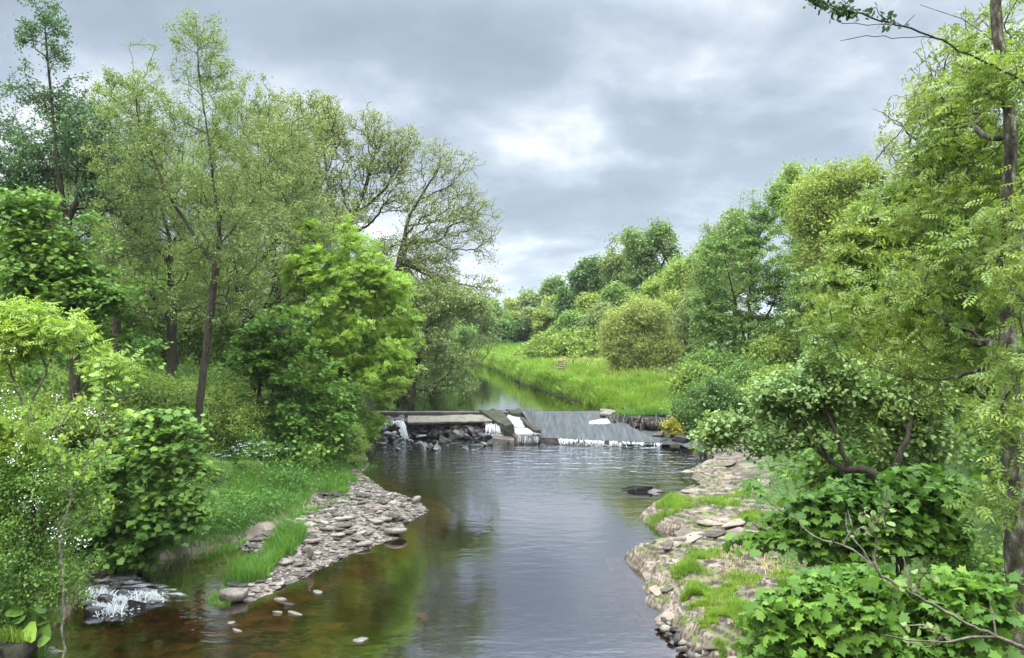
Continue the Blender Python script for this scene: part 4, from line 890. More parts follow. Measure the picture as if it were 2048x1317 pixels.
tree('oak_tree', 'sparse young leafed oak with a straight dark trunk, left of three', 'tree',
     [B(CH([(592, 770), (592, 540), (602, 410), (590, 300)], 45)), CH([(594, 520), (575, 470), (560, 430)], 45), CH([(600, 430), (650, 360), (670, 300)], 45)],
     LB_([(600, 260, 90, 70), (560, 360, 70, 80), (640, 330, 70, 70), (660, 410, 70, 60), (580, 430, 60, 60)], 45), 'simple', 'oak_sparse', nleaf=14000, size=0.15, nattr=1700, rb=0.30, rt=0.012, seed=5, sig=0.14, gap=0.48, start=0.55, bf=0.55, wob=0.18)
tree('oak_tree', 'sparse young leafed oak with dark spreading limbs, middle of three', 'tree',
     [B(CH([(693, 770), (692, 560), (690, 470), (730, 380), (752, 300)], 47)), CH([(690, 480), (660, 400), (650, 320)], 47), CH([(700, 440), (770, 380), (810, 310)], 47), CH([(692, 475), (740, 450), (760, 425)], 47)],
     LB_([(690, 250, 80, 55), (650, 300, 70, 70), (750, 290, 80, 60), (805, 300, 45, 45), (720, 360, 90, 60), (790, 370, 60, 50), (680, 430, 60, 50)], 47), 'simple', 'oak_sparse', nleaf=13000, size=0.15, nattr=2000, rb=0.28, rt=0.012, seed=6, sig=0.14, gap=0.47, start=0.6, bf=0.5, wob=0.2)
tree('oak_tree', 'sparse oak leaning over the upper river with bare twisting limbs', 'tree',
     [B(CH([(770, 780), (790, 600), (806, 500), (815, 440), (850, 380), (880, 330)], 46)), CH([(812, 455), (870, 442), (930, 440), (975, 430)], 46), CH([(800, 520), (870, 560), (930, 570), (985, 580)], 46), CH([(840, 400), (905, 370), (940, 320)], 46), CH([(806, 490), (860, 480), (900, 500), (950, 500)], 46)],
     LB_([(880, 320, 60, 45), (930, 350, 45, 45), (850, 390, 60, 50), (920, 420, 65, 50), (965, 430, 38, 55), (880, 470, 80, 50), (950, 500, 45, 40), (830, 540, 80, 60), (910, 570, 75, 35), (970, 580, 35, 25), (760, 530, 60, 60)], 46), 'simple', 'oak_sparse', nleaf=14000, size=0.14, nattr=2600, rb=0.28, rt=0.010, seed=7, sig=0.15, gap=0.44, start=0.6, bf=0.4, wob=0.22)
tree('ash_tree', 'bright yellow green feathery ash drooping to the left end of the weir', 'tree',
     [B(CH([(690, 900), (692, 760), (685, 620), (660, 480)], 33.5)), CH([(690, 740), (760, 640), (800, 600)], 33.5), CH([(690, 700), (620, 620), (590, 580)], 33.5), CH([(690, 800), (760, 780), (790, 770)], 33.5)],
     LB_([(650, 470, 50, 45), (690, 520, 70, 60), (630, 560, 70, 70), (740, 570, 70, 55), (790, 600, 40, 40), (700, 640, 110, 70), (620, 680, 90, 70), (780, 690, 55, 55), (720, 740, 100, 70), (640, 780, 90, 70), (770, 770, 55, 50), (700, 830, 70, 50), (810, 650, 25, 30)], 33.5), 'pinnate_far', 'ash', nleaf=17000, size=0.25, nattr=1500, rb=0.15, seed=8, sig=0.17, gap=0.45, gscale=0.9, upb=1.2, shell=0.5, layer=0.55, start=0.2)
tree('willow_tree', 'loose grey green willow trailing over the still water above the weir', 'tree',
     [B(CH([(820, 800), (835, 720), (860, 640), (880, 590)], 44)), CH([(840, 700), (910, 690), (950, 700)], 44), CH([(835, 720), (880, 750), (920, 770)], 44)],
     LB_([(860, 610, 70, 45), (920, 620, 60, 40), (960, 650, 40, 45), (850, 680, 70, 60), (920, 690, 60, 45), (880, 750, 45, 40, 0, 0.4), (925, 775, 30, 20, 0, 0.4), (820, 760, 45, 40, 0, 0.6)], 44), 'simple', 'willow_grey', nleaf=15000, size=0.16, nattr=1300, rb=0.18, rt=0.009, seed=9, sig=0.2, gap=0.46, start=0.2)
tree('sycamore_tree', 'broad dark sycamore filling the left edge above the yellow elder', 'tree',
     [B(CH([(150, 950), (150, 700), (140, 540), (90, 430)], 22)), CH([(148, 640), (60, 560), (10, 500)], 22), CH([(148, 620), (210, 540), (230, 500)], 22)],
     LB_([(50, 420, 80, 40), (0, 460, 60, 40), (120, 470, 90, 35), (40, 510, 100, 45), (110, 560, 120, 40), (30, 560, 80, 35), (180, 540, 80, 60), (90, 600, 110, 60), (220, 600, 70, 60), (170, 680, 90, 60), (240, 720, 70, 70)], 22), 'maple', 'syc', nleaf=13000, size=0.14, nattr=1000, rb=0.15, seed=10, sig=0.2, gap=0.49, gscale=0.9, upb=1.8, start=0.3, shell=0.7, layer=0.5)
tree('sycamore_tree', 'very dark sycamore sapling under the wood right of the leaning alder', 'tree',
     [B(CH([(512, 930), (516, 820), (522, 700), (540, 640)], 29)), CH([(518, 760), (580, 700), (610, 680)], 29)],
     LB_([(550, 660, 80, 50), (500, 720, 80, 60), (580, 740, 80, 60), (540, 810, 90, 60), (620, 830, 70, 70), (480, 850, 60, 60)], 29), 'maple', 'syc_dark', nleaf=12000, size=0.14, nattr=800, rb=0.11, seed=11, sig=0.18, gap=0.46, upb=1.8, layer=0.5, shell=0.6, start=0.25)
tree('sycamore_sapling', 'fresh green sycamore bush with big lobed leaves above the left rapids', 'bush',
     [B(CH([(280, 1120), (290, 1000), (310, 880)], 18)), CH([(285, 1060), (360, 990), (390, 960)], 18), CH([(285, 1060), (220, 1000), (200, 960)], 18)],
     LB_([(320, 870, 75, 45), (290, 930, 100, 55), (370, 960, 50, 50), (250, 1000, 80, 60), (340, 1020, 75, 50), (270, 1080, 80, 45), (370, 1050, 40, 40), (210, 1060, 50, 40)], 17.6), 'maple', 'syc', nleaf=6000, size=0.165, nattr=500, rb=0.05, seed=12, sig=0.13, gap=0.45, gscale=1.3, upb=1.7, layer=0.32, shell=0.55, start=0.15)
def blossom_extra(e, PP, idx, r, root):
    pass
def blossoms(parent, centers, n, r, size, spread, root):
    c = np.asarray(centers) - root
    p = c[r.integers(len(c), size=n)] + r.normal(size=(n, 3)) * spread
    V, Fb = leaf_geo(p, r.normal(size=(n, 3)) * 0.5 + (0, -0.5, 0.8), size, 'round', r, 0.0)
    mk('blossom', V, Fb, M['blossom'], parent)
tree('elder_bush', 'tall yellow green elder with upright twigs at the left edge', 'bush',
     [B(CH([(60, 1180), (70, 950), (60, 820), (110, 690), (150, 620)], 14)), CH([(70, 940), (150, 800), (230, 700)], 14), CH([(62, 850), (20, 740), (0, 680)], 14), CH([(90, 730), (60, 660), (40, 620)], 14)],
     LB_([(55, 640, 50, 30), (10, 660, 40, 35), (90, 690, 80, 40), (165, 670, 45, 25), (170, 740, 70, 40), (50, 760, 90, 50), (230, 750, 40, 30), (130, 820, 100, 50), (30, 850, 70, 50), (220, 830, 40, 35), (100, 900, 90, 45)], 14), 'pinnate', 'elder', 'bark_pale', nleaf=3600, size=0.2, nattr=600, rb=0.045, rt=0.005, seed=13, sig=0.13, gap=0.45, upb=1.1, start=0.3, step=0.4)
h = tree('hawthorn_bush', 'hawthorn in white blossom hanging over the left water edge', 'bush',
     [B(CH([(40, 1240), (60, 1080), (80, 950)], 13.6)), CH([(60, 1080), (140, 1010), (190, 960)], 13.6), CH([(50, 1150), (10, 1050), (-20, 980)], 13.6), CH([(50, 1160), (110, 1140), (150, 1120)], 13.6)],
     LB_([(40, 930, 60, 40), (130, 950, 80, 45), (60, 1010, 90, 50), (160, 1020, 50, 45), (30, 1090, 70, 50), (120, 1100, 70, 50), (60, 1160, 80, 45), (140, 1170, 40, 35), (20, 1230, 50, 40), (0, 1000, 40, 60)], 13.6), 'simple', 'haw', nleaf=19000, size=0.07, nattr=800, rb=0.05, rt=0.004, seed=14, sig=0.1, gap=0.42, start=0.2, step=0.4)
r_ = np.random.default_rng(5)
blossoms(h, [P(x + r_.normal() * 9, y + r_.normal() * 7, 13.35 + r_.normal() * 0.2) for (x, y) in [(65, 950), (55, 1000), (70, 1000), (30, 830), (45, 835), (190, 825), (210, 830), (175, 822), (100, 880), (30, 920), (40, 890), (110, 1075), (150, 1090), (165, 1085), (60, 1015), (100, 1060), (45, 1080), (90, 950), (15, 790), (20, 700), (120, 800)] for _ in range(3)], 420, r_, 0.026, 0.045, np.array(h.location))
tree('dead_sapling', 'pale bare sapling with forked twigs standing in the left shallows', 'sapling',
     [B(CH([(126, 1262), (128, 1150), (118, 1090), (140, 1000), (152, 960), (185, 900), (205, 830), (210, 780), (200, 720)], 13.0)), CH([(138, 1005), (122, 940), (115, 870), (110, 830)], 13.0), CH([(150, 965), (170, 930), (240, 880), (250, 830)], 13.0), CH([(190, 890), (240, 860), (290, 800)], 12.9), CH([(207, 810), (260, 790), (292, 775)], 12.9), CH([(128, 1150), (108, 1120), (104, 1090)], 13), CH([(128, 1190), (165, 1160), (185, 1120)], 13), CH([(135, 1050), (180, 1030), (215, 1010)], 13)],
     LB_([(160, 820, 50, 60), (240, 850, 60, 50), (270, 790, 40, 20), (200, 760, 30, 50), (120, 870, 25, 50), (200, 930, 50, 40), (210, 1010, 30, 20)], 13.0, 0.7), 'maple', 'elder', 'bark_pale', nleaf=300, size=0.10, nattr=110, dens=1, rb=0.019, rt=0.003, seed=15, sig=0.05, gap=0.3, start=0.4, step=0.3, bf=0.25, upb=1.0, wob=0.12)

# understorey: dark shrubs filling the left bank, copied from three patterns
def proto_bush(name, label, leaf, mat, nleaf, size, seed, group, shape=(1.0, 1.0, 0.8), h=1.0, nattr=350, sig=0.13, cat='bush'):
    r = np.random.default_rng(seed)
    lobes = [(np.array([0, 0, 1.0 * h]), 0.95 * shape[0], 0.95 * shape[1], 0.8 * shape[2])]
    for k in range(7):
        a = r.uniform(0, 6.28); d = r.uniform(0.5, 0.95)
        lobes.append((np.array([math.cos(a) * d, math.sin(a) * d, r.uniform(0.3, 1.6) * h]), 0.5, 0.5, 0.4))
    ch = [np.array([[0, 0, -0.15], [0.03, 0.02, 0.4], [0, 0.05, 0.9 * h]])] + [np.array([[0.02, 0.02, 0.3], [math.cos(a) * 0.4, math.sin(a) * 0.4, 0.7 * h], [math.cos(a) * 0.7, math.sin(a) * 0.7, 1.1 * h]]) for a in (0.5, 2.4, 4.3)]
    return tree(name, label, cat, ch, lobes, leaf, mat, 'bark', nleaf=nleaf, size=size, nattr=nattr, rb=0.035, rt=0.004, seed=seed, sig=sig, gap=0.44, gscale=1.6, start=0.2, group=group, step=0.3, upb=0.8, origin=(0, 0, 0))
UG = 'shrubs under the left wood'; UL = 'leafy green shrub in the shade under the left wood'
pb = [proto_bush('shrub', UL, 'simple', 'mid', 6500, 0.075, 21, UG), proto_bush('shrub', UL, 'maple', 'syc', 2600, 0.11, 22, UG), proto_bush('shrub', UL, 'simple', 'bramble', 6500, 0.075, 23, UG)]
spots = []
for i in range(70):
    y = rng.uniform(21, 38); xl_ = np.interp(y, LB[:, 0], LB[:, 1]); x = xl_ - 1.6 - rng.random() ** 1.3 * 12
    if y < 29 and x > -10.0: x -= 3.0
    if y < 25.5 and -12.5 < x < -8.5: continue
    spots.append((x, y, rng.uniform(0.75, 1.5)))
spots += [(-9.6, 23.6, 0.55), (-9.0, 26.6, 0.6), (-8.3, 28.3, 0.7), (-10.2, 27.5, 0.8), (-7.7, 29.6, 0.6), (-9.2, 29.8, 0.9), (-8.6, 25.0, 0.4), (-7.4, 27.4, 0.4)] + [(-6.9, 31.0, 0.9), (-7.4, 32.5, 1.1), (-8.0, 34.0, 1.2), (-7.9, 35.6, 1.2), (-8.3, 37.0, 1.2), (-6.6, 30.2, 0.7), (-9.0, 31, 1.4), (-9.6, 34, 1.5)]
def place(protos, used, x, y, s, r, label=None, group=None, z=None):
    k = int(r.integers(len(protos))); z = g1(x, y) if z is None else z; rz = r.uniform(0, 6.28)
    sc = (s * r.uniform(0.85, 1.15), s * r.uniform(0.85, 1.15), s * r.uniform(0.85, 1.2))
    if not used[k]:
        used[k] = True; o = protos[k]; o.location = (x, y, z); o.rotation_euler = (0, 0, rz); o.scale = sc
        if label: o['label'] = label
        if group: o['group'] = group
        return o
    return copy_tree(protos[k], (x, y, z), rz, sc, label, group)
ub = [False] * 3
for (x, y, s) in spots: place(pb, ub, x, y, s, rng)
# right bank fill shrubs
RL = 'green shrub on the slope among the right bank trees'; RG = 'shrubs on the right bank slope'
pr_ = [proto_bush('shrub', RL, 'maple', 'syc', 2600, 0.11, 24, RG), proto_bush('shrub', RL, 'round', 'mid', 4500, 0.085, 25, RG), proto_bush('shrub', RL, 'simple', 'mid', 6500, 0.08, 26, RG)]
ur = [False] * 3
for i in range(52):
    y = rng.uniform(9, 37); xr_ = np.interp(y, RB[:, 0], RB[:, 1]); x = max(xr_ + 3.4 + rng.random() * 8, 0.42 * y + 0.5)
    place(pr_, ur, x, y, rng.uniform(0.9, 1.6), rng)

# --- background wood behind the left trees and far away: patterns copied
def proto_tree(label, mat, nleaf, size, seed, group, h=10.0, wdt=3.2, leaf='simple', nattr=500, name='distant_tree', low=0.25, sig=0.4):
    r = np.random.default_rng(seed)
    lobes = [(np.array([0, 0, h * 0.62]), wdt * 0.85, wdt * 0.85, h * 0.3)]
    for k in range(10):
        a = r.uniform(0, 6.28); zf = r.uniform(low, 0.92); rr = wdt * (1 - abs(zf - 0.5)) * 0.75
        lobes.append((np.array([math.cos(a) * rr, math.sin(a) * rr, zf * h]), wdt * 0.45, wdt * 0.45, h * 0.11))
    ch = [np.array([[0, 0, -0.3], [0.1, 0, h * 0.3], [0.0, 0.1, h * 0.6], [0.2, 0, h * 0.85]])] + [np.array([[0.05, 0, h * 0.35], [math.cos(a) * wdt * 0.4, math.sin(a) * wdt * 0.4, h * 0.55], [math.cos(a) * wdt * 0.7, math.sin(a) * wdt * 0.7, h * 0.7]]) for a in (0.3, 2.2, 4.4)]
    return tree(name, label, 'tree', ch, lobes, leaf, mat, 'bark', nleaf=nleaf, size=size, nattr=nattr, rb=0.2, rt=0.015, seed=seed, sig=sig, gap=0.44, gscale=0.5, start=0.25, group=group, origin=(0, 0, 0))
FL_ = 'green tree in the wood behind the tall left bank trees'; FG = 'trees behind the left bank'
pf = [proto_tree(FL_, 'mid', 9000, 0.32, 31, FG, low=0.08), proto_tree(FL_, 'oak_mid', 9000, 0.32, 32, FG, low=0.08), proto_tree(FL_, 'bramble', 9000, 0.32, 33, FG, low=0.08)]
uf = [False] * 3
for i in range(30):
    px = -60 + 900 * (i + rng.random()) / 30; d = rng.uniform(50, 78); h = rng.uniform(0.6, 0.95) * (1.0 if px < 560 else 0.62)
    if px > 560: d = rng.uniform(56, 85)
    place(pf, uf, (px - CX) / F * d, d, h, rng)
DL = 'small distant tree in the wood at the end of the river'; DG = 'distant trees at the river bend'
pd_ = [proto_tree(DL, 'willow_grey', 5000, 0.5, 34, DG, 8, 3.4, nattr=300, low=0.1), proto_tree(DL, 'oak_gold', 5000, 0.5, 35, DG, 8, 3.4, nattr=300, low=0.1), proto_tree(DL, 'mid', 5000, 0.5, 36, DG, 8, 3.4, nattr=300, low=0.1)]
ud = [False] * 3
for (px, d, s) in [(870, 105, 0.9), (905, 112, 0.85), (940, 108, 0.8), (965, 120, 0.8), (985, 112, 0.75), (1010, 125, 0.75), (1035, 118, 0.85), (1055, 126, 0.9), (1075, 115, 0.95), (1098, 124, 1.05), (1120, 112, 0.95), (1145, 120, 1.1), (1170, 110, 1.0), (1000, 100, 0.45), (1040, 98, 0.5), (960, 98, 0.6), (930, 97, 0.7), (1075, 96, 0.6), (1100, 94, 0.65), (890, 95, 0.8), (850, 92, 0.9)]:
    place(pd_, ud, (px - CX) / F * d, d, s, rng)

for (px, d, h) in [(560, 46, 0.62), (620, 44, 0.5), (660, 48, 0.6), (720, 47, 0.55), (770, 50, 0.6), (810, 52, 0.55), (850, 56, 0.6), (480, 44, 0.7), (420, 46, 0.75), (330, 44, 0.75), (240, 42, 0.7), (150, 43, 0.75), (60, 42, 0.7), (-30, 44, 0.8), (880, 62, 0.6), (920, 70, 0.55)]:
    place(pf, uf, (px - CX) / F * d, d, h, rng)
RT = 'green tree closing the gap behind the right bank foliage'; RTG = 'trees behind the right bank'
for (px, d, h) in [(1660, 50, 0.75), (1740, 44, 0.85), (1820, 48, 0.95), (1900, 40, 1.0), (1980, 46, 1.1), (2050, 38, 1.0), (2130, 42, 1.1), (2220, 36, 1.0), (2330, 40, 1.1), (2450, 34, 1.0), (2300, 24, 0.8), (2120, 26, 0.8)]:
    place(pf, uf, (px - CX) / F * d, d, h, rng, RT, RTG)
# --- right side, middle distance
tree('oak_tree', 'tall rounded oak standing above the other trees beyond the field', 'tree',
     [B(CH([(1300, 700), (1297, 600), (1298, 540), (1306, 470)], 82)), CH([(1298, 560), (1270, 500), (1255, 480)], 82), CH([(1298, 580), (1325, 530), (1340, 500)], 82)],
     LB_([(1300, 462, 36, 26), (1275, 480, 32, 28), (1330, 485, 26, 26), (1310, 500, 40, 28), (1285, 520, 34, 26), (1335, 530, 28, 24), (1290, 560, 40, 28), (1325, 570, 34, 30)], 82), 'simple', 'oak_mid', nleaf=12000, size=0.34, nattr=900, rb=0.55, rt=0.02, seed=41, sig=0.35, gap=0.45, start=0.35)
tree('oak_tree', 'pale thinner oak just left of the tall rounded oak', 'tree',
     [B(CH([(1255, 700), (1252, 600), (1248, 530)], 86))],
     LB_([(1245, 500, 28, 26), (1228, 525, 24, 24), (1258, 540, 30, 30), (1235, 565, 34, 28), (1260, 595, 38, 26)], 86), 'simple', 'alder', nleaf=8000, size=0.36, nattr=600, rb=0.4, rt=0.02, seed=42, sig=0.36, gap=0.46)
tree('oak_tree', 'dense dark green oak leaning towards the river bend', 'tree',
     [B(CH([(1190, 700), (1188, 620), (1180, 560)], 90)), CH([(1188, 620), (1150, 610), (1135, 620)], 90)],
     LB_([(1180, 538, 30, 22), (1160, 560, 30, 26), (1205, 560, 26, 28), (1180, 585, 40, 26), (1145, 600, 30, 26), (1135, 630, 24, 22), (1165, 625, 30, 22)], 90), 'simple', 'oak', nleaf=13000, size=0.38, nattr=700, rb=0.5, rt=0.02, seed=43, sig=0.36, gap=0.42, start=0.3)
tree('small_tree', 'small grey green tree on the skyline left of the dark oak', 'tree', [B(CH([(1106, 640), (1106, 600), (1108, 570)], 115))],
     LB_([(1106, 570, 18, 16), (1095, 590, 16, 14), (1118, 590, 16, 14)], 115), 'simple', 'oak_mid', nleaf=2500, size=0.42, nattr=300, rb=0.25, rt=0.03, seed=44, sig=0.3, gap=0.46)
for i, (px, py, rx, ry, d, mt, lab) in enumerate([(1185, 610, 26, 22, 76, 'oak_gold', 'golden green small tree in front of the dark oak'), (1150, 655, 40, 26, 74, 'mid', 'rounded mid green bush below the dark oak'), (1205, 640, 40, 28, 72, 'willow_grey', 'grey green bush between the dark oak and the yellow willow'), (1245, 610, 36, 34, 74, 'mid', 'green tree behind the top of the yellow willow'), (1330, 590, 50, 40, 70, 'bramble', 'light green tree below the tall rounded oak'), (1380, 560, 50, 50, 66, 'bramble', 'light green tree between the tall oak and the alders'), (1010, 672, 34, 26, 96, 'oak', 'dark rounded shrub on the far bank at the river bend'), (1050, 660, 26, 30, 98, 'oak', 'dark shrub right of the rounded one at the river bend'), (1370, 690, 55, 60, 56, 'willow_grey', 'grey green thicket right of the yellow willow'), (1350, 640, 55, 50, 62, 'oak_gold', 'yellowish tree behind the thicket by the willow')]):
    tree('small_tree', lab, 'tree', [B(CH([(px, py + ry + 10), (px, py), (px, py - ry * 0.5)], d))] + [CH([(px, py + ry * 0.6), (px + s * rx * 0.5, py)], d) for s in (-1, 1)],
         LB_(rag([(px, py, rx * 0.8, ry * 0.8), (px - rx * 0.5, py + ry * 0.3, rx * 0.5, ry * 0.5), (px + rx * 0.5, py + ry * 0.3, rx * 0.5, ry * 0.55), (px - rx * 0.2, py - ry * 0.5, rx * 0.45, ry * 0.45), (px + rx * 0.3, py - ry * 0.45, rx * 0.45, ry * 0.45), (px, py + ry * 0.8, rx * 0.8, ry * 0.5), (px - rx * 0.6, py - ry * 0.3, rx * 0.25, ry * 0.3), (px + rx * 0.1, py - ry * 0.9, rx * 0.2, ry * 0.3), (px + rx * 0.8, py, rx * 0.25, ry * 0.3)], i + 5), d), 'simple', mt, nleaf=9000, size=0.27 * d / 70, nattr=500, rb=0.15, rt=0.012, seed=50 + i, sig=0.26, gap=0.44)
tree('willow_bush', 'rounded yellow green willow beside the bright grass field', 'bush',
     [B(CH([(1290, 760), (1280, 690), (1270, 640)], 51)), CH([(1292, 745), (1310, 690), (1320, 660)], 51), CH([(1288, 745), (1250, 690), (1235, 660)], 51), CH([(1296, 745), (1330, 720), (1345, 690)], 51)],
     LB_([(1275, 625, 40, 30), (1240, 650, 34, 34), (1310, 640, 34, 34), (1260, 690, 50, 34), (1310, 695, 46, 36), (1230, 690, 24, 34), (1250, 735, 36, 24), (1300, 735, 36, 24), (1340, 690, 22, 34)], 51), 'narrow', 'willow', nleaf=22000, size=0.24, nattr=1100, rb=0.12, rt=0.008, seed=61, sig=0.22, gap=0.42, start=0.15)
tree('alder_tree', 'tall mid green alder right of the willow with slim multiple trunks', 'tree',
     [B(CH([(1500, 770), (1498, 640), (1502, 520), (1545, 400)], 46)), CH([(1500, 720), (1470, 600), (1450, 520)], 46), CH([(1500, 700), (1550, 600), (1580, 520)], 46), CH([(1500, 740), (1440, 680), (1400, 620)], 46)],
     LB_([(1550, 390, 26, 34), (1520, 440, 55, 45), (1480, 490, 60, 45), (1570, 470, 60, 60), (1430, 530, 60, 50), (1520, 550, 90, 60), (1600, 560, 60, 70), (1420, 610, 50, 55), (1500, 640, 100, 60), (1590, 660, 60, 60), (1430, 690, 50, 40), (1520, 720, 70, 40), (1590, 730, 50, 40)], 46), 'simple', 'mid', nleaf=38000, size=0.17, nattr=1700, rb=0.2, rt=0.009, seed=62, sig=0.17, gap=0.46, layer=0.9, upb=1.0, shell=0.5, start=0.25)
tree('alder_tree', 'thin greyish alder top rising left of the mid green alder', 'tree',
     [B(CH([(1440, 760), (1438, 600), (1432, 480)], 52))],
     LB_([(1430, 470, 24, 26), (1445, 510, 40, 30), (1410, 520, 30, 26), (1425, 560, 45, 40), (1390, 600, 40, 50), (1380, 660, 40, 40)], 52), 'simple', 'willow_grey', nleaf=9000, size=0.19, nattr=900, rb=0.16, rt=0.009, seed=63, sig=0.2, gap=0.46)
tree('alder_tree', 'bushy alder filling the gap between the mid green alder and the rowan', 'tree',
     [B(CH([(1640, 780), (1640, 620), (1630, 480)], 42)), CH([(1640, 660), (1690, 580)], 42)],
     LB_([(1625, 440, 40, 36), (1660, 500, 60, 50), (1610, 520, 40, 50), (1680, 590, 60, 60), (1620, 620, 60, 60), (1660, 700, 70, 60), (1600, 740, 50, 40), (1700, 760, 60, 50)], 42), 'simple', 'mid', nleaf=20000, size=0.16, nattr=1100, rb=0.18, rt=0.009, seed=67, sig=0.2, gap=0.45, start=0.2)
for i, (px, py, rx, ry, d, mt, lab) in enumerate([(1415, 560, 50, 60, 64, 'oak_gold', 'light golden tree between the tall oak and the mid green alder'), (1470, 500, 44, 60, 58, 'willow_grey', 'grey green tree top just behind the mid green alder'), (1590, 400, 44, 60, 50, 'bramble', 'light green tree top rising between the alder and the golden oak'), (1660, 430, 60, 80, 40, 'bramble', 'light green tree below the golden oak crown'), (1560, 720, 60, 50, 43, 'bramble', 'bushy light green thicket at the foot of the right alders'), (1440, 740, 60, 40, 44, 'mid', 'low thicket at the field corner below the right alders'), (1390, 770, 40, 28, 42, 'bramble', 'small bush where the grass bank meets the right thicket'), (1345, 765, 34, 24, 47, 'willow_grey', 'low grey green bush under the right side of the yellow willow'), (1480, 775, 50, 34, 41, 'mid', 'mid green bush at the foot of the slim alder trunks'), (1550, 790, 60, 40, 38, 'bramble', 'light green bush before the slim alder trunks'), (1450, 800, 40, 26, 39, 'mid', 'small mid green bush between the dark hazel and the alders')]):
    tree('small_tree', lab, 'tree', [B(CH([(px, py + ry + 10), (px, py), (px, py - ry * 0.5)], d))] + [CH([(px, py + ry * 0.6), (px + s * rx * 0.5, py)], d) for s in (-1, 1)],
         LB_(rag([(px, py, rx * 0.8, ry * 0.8), (px - rx * 0.5, py + ry * 0.3, rx * 0.5, ry * 0.5), (px + rx * 0.5, py + ry * 0.3, rx * 0.5, ry * 0.55), (px - rx * 0.2, py - ry * 0.6, rx * 0.4, ry * 0.45), (px + rx * 0.3, py - ry * 0.5, rx * 0.4, ry * 0.45), (px, py + ry * 0.8, rx * 0.8, ry * 0.5), (px - rx * 0.6, py - ry * 0.3, rx * 0.25, ry * 0.3), (px + rx * 0.1, py - ry * 0.9, rx * 0.2, ry * 0.3), (px + rx * 0.8, py, rx * 0.25, ry * 0.3)], i + 5), d), 'simple', mt, nleaf=13000, size=0.0042 * d, nattr=700, rb=0.15, rt=0.01, seed=150 + i, sig=0.24, gap=0.45)
tree('oak_tree', 'golden green oak crown rising behind the right alders', 'tree',
     [B(CH([(1720, 720), (1715, 520), (1700, 400)], 36)), CH([(1712, 520), (1650, 430), (1630, 390)], 36), CH([(1712, 520), (1790, 400), (1820, 330)], 36)],
     LB_([(1640, 380, 45, 35), (1700, 365, 60, 40), (1610, 430, 40, 40), (1680, 440, 80, 50), (1770, 350, 60, 50), (1820, 300, 55, 50), (1790, 430, 90, 60), (1650, 510, 60, 60), (1740, 520, 90, 60), (1860, 230, 50, 60)], 36), 'simple', 'oak_gold', nleaf=34000, size=0.15, nattr=1500, rb=0.25, rt=0.008, seed=64, sig=0.18, gap=0.44)
tree('gorse_bush', 'small yellow bush at the right of the abutment', 'bush', [B(CH([(1342, 868), (1342, 850)], 36.5))], LB_([(1340, 850, 16, 12), (1350, 862, 14, 10)], 36.5), 'simple', 'gorse', nleaf=1400, size=0.11, nattr=90, rb=0.02, rt=0.004, seed=65, sig=0.08, gap=0.2, step=0.2)
tree('hazel_bush', 'dark blue green bush on the right bank above the abutment', 'bush', [B(CH([(1430, 850), (1425, 800), (1420, 770)], 37)), CH([(1428, 840), (1380, 810)], 37)],
     LB_([(1425, 790, 55, 35), (1385, 820, 40, 35), (1460, 830, 50, 45), (1410, 860, 50, 30), (1370, 850, 25, 25)], 37), 'simple', 'oak', nleaf=8000, size=0.16, nattr=450, rb=0.06, rt=0.006, seed=66, sig=0.17, gap=0.42)

# --- right side, near
tree('alder_tree', 'alder with glossy round leaves and a low crooked limb over the shelves', 'tree',
     [B(CH([(1880, 1040, 11.2), (1780, 970, 11.6), (1720, 930, 11.8), (1680, 945, 12), (1640, 900, 12.2), (1560, 850, 12.6), (1500, 830, 12.8)])), CH([(1640, 905, 12.2), (1580, 900, 12.5), (1500, 900, 12.8), (1440, 890, 13)]), CH([(1700, 930, 11.8), (1660, 840, 12), (1640, 760, 12.2), (1620, 700, 12.3)]), CH([(1780, 970, 11.6), (1820, 860, 11.6), (1830, 760, 11.8)]), CH([(1650, 900, 12.2), (1600, 830, 12), (1560, 770, 12)])],
     LB_([(1540, 790, 70, 35), (1490, 830, 55, 35), (1600, 800, 80, 50), (1440, 860, 40, 30), (1520, 870, 80, 35), (1620, 860, 80, 40), (1690, 800, 70, 60), (1420, 885, 25, 14), (1760, 830, 90, 60), (1680, 720, 70, 50), (1820, 770, 80, 60), (1840, 890, 70, 50)], 12.3), 'round', 'alder_gloss', nleaf=15000, size=0.08, nattr=1300, rb=0.085, rt=0.004, seed=71, sig=0.09, gap=0.44, gscale=1.3, start=0.3, step=0.35, droop=0.1, upb=0.9)
tree('sycamore_sapling', 'dark green sycamore leaning out under the crooked alder limb', 'bush',
     [B(CH([(1800, 1120), (1760, 1040), (1700, 980)], 10)), CH([(1770, 1060), (1660, 1030), (1590, 1040)], 10), CH([(1780, 1080), (1850, 1000), (1900, 950)], 10), CH([(1700, 980), (1620, 940), (1560, 930)], 10.3)],
     LB_([(1570, 965, 70, 30), (1660, 1010, 80, 38), (1560, 1010, 50, 35), (1760, 1025, 90, 40), (1860, 990, 80, 45), (1620, 1040, 80, 40), (1540, 1075, 60, 22), (1730, 1060, 90, 45), (1850, 1050, 80, 50), (1480, 1075, 25, 12), (1660, 1090, 60, 30)], 10.2), 'maple', 'syc_dark', nleaf=6000, size=0.13, nattr=700, dens=1.4, rb=0.05, rt=0.004, seed=72, layer=0.26, shell=0.55, sig=0.10, gap=0.43, gscale=1.4, upb=1.3, start=0.2, step=0.3)
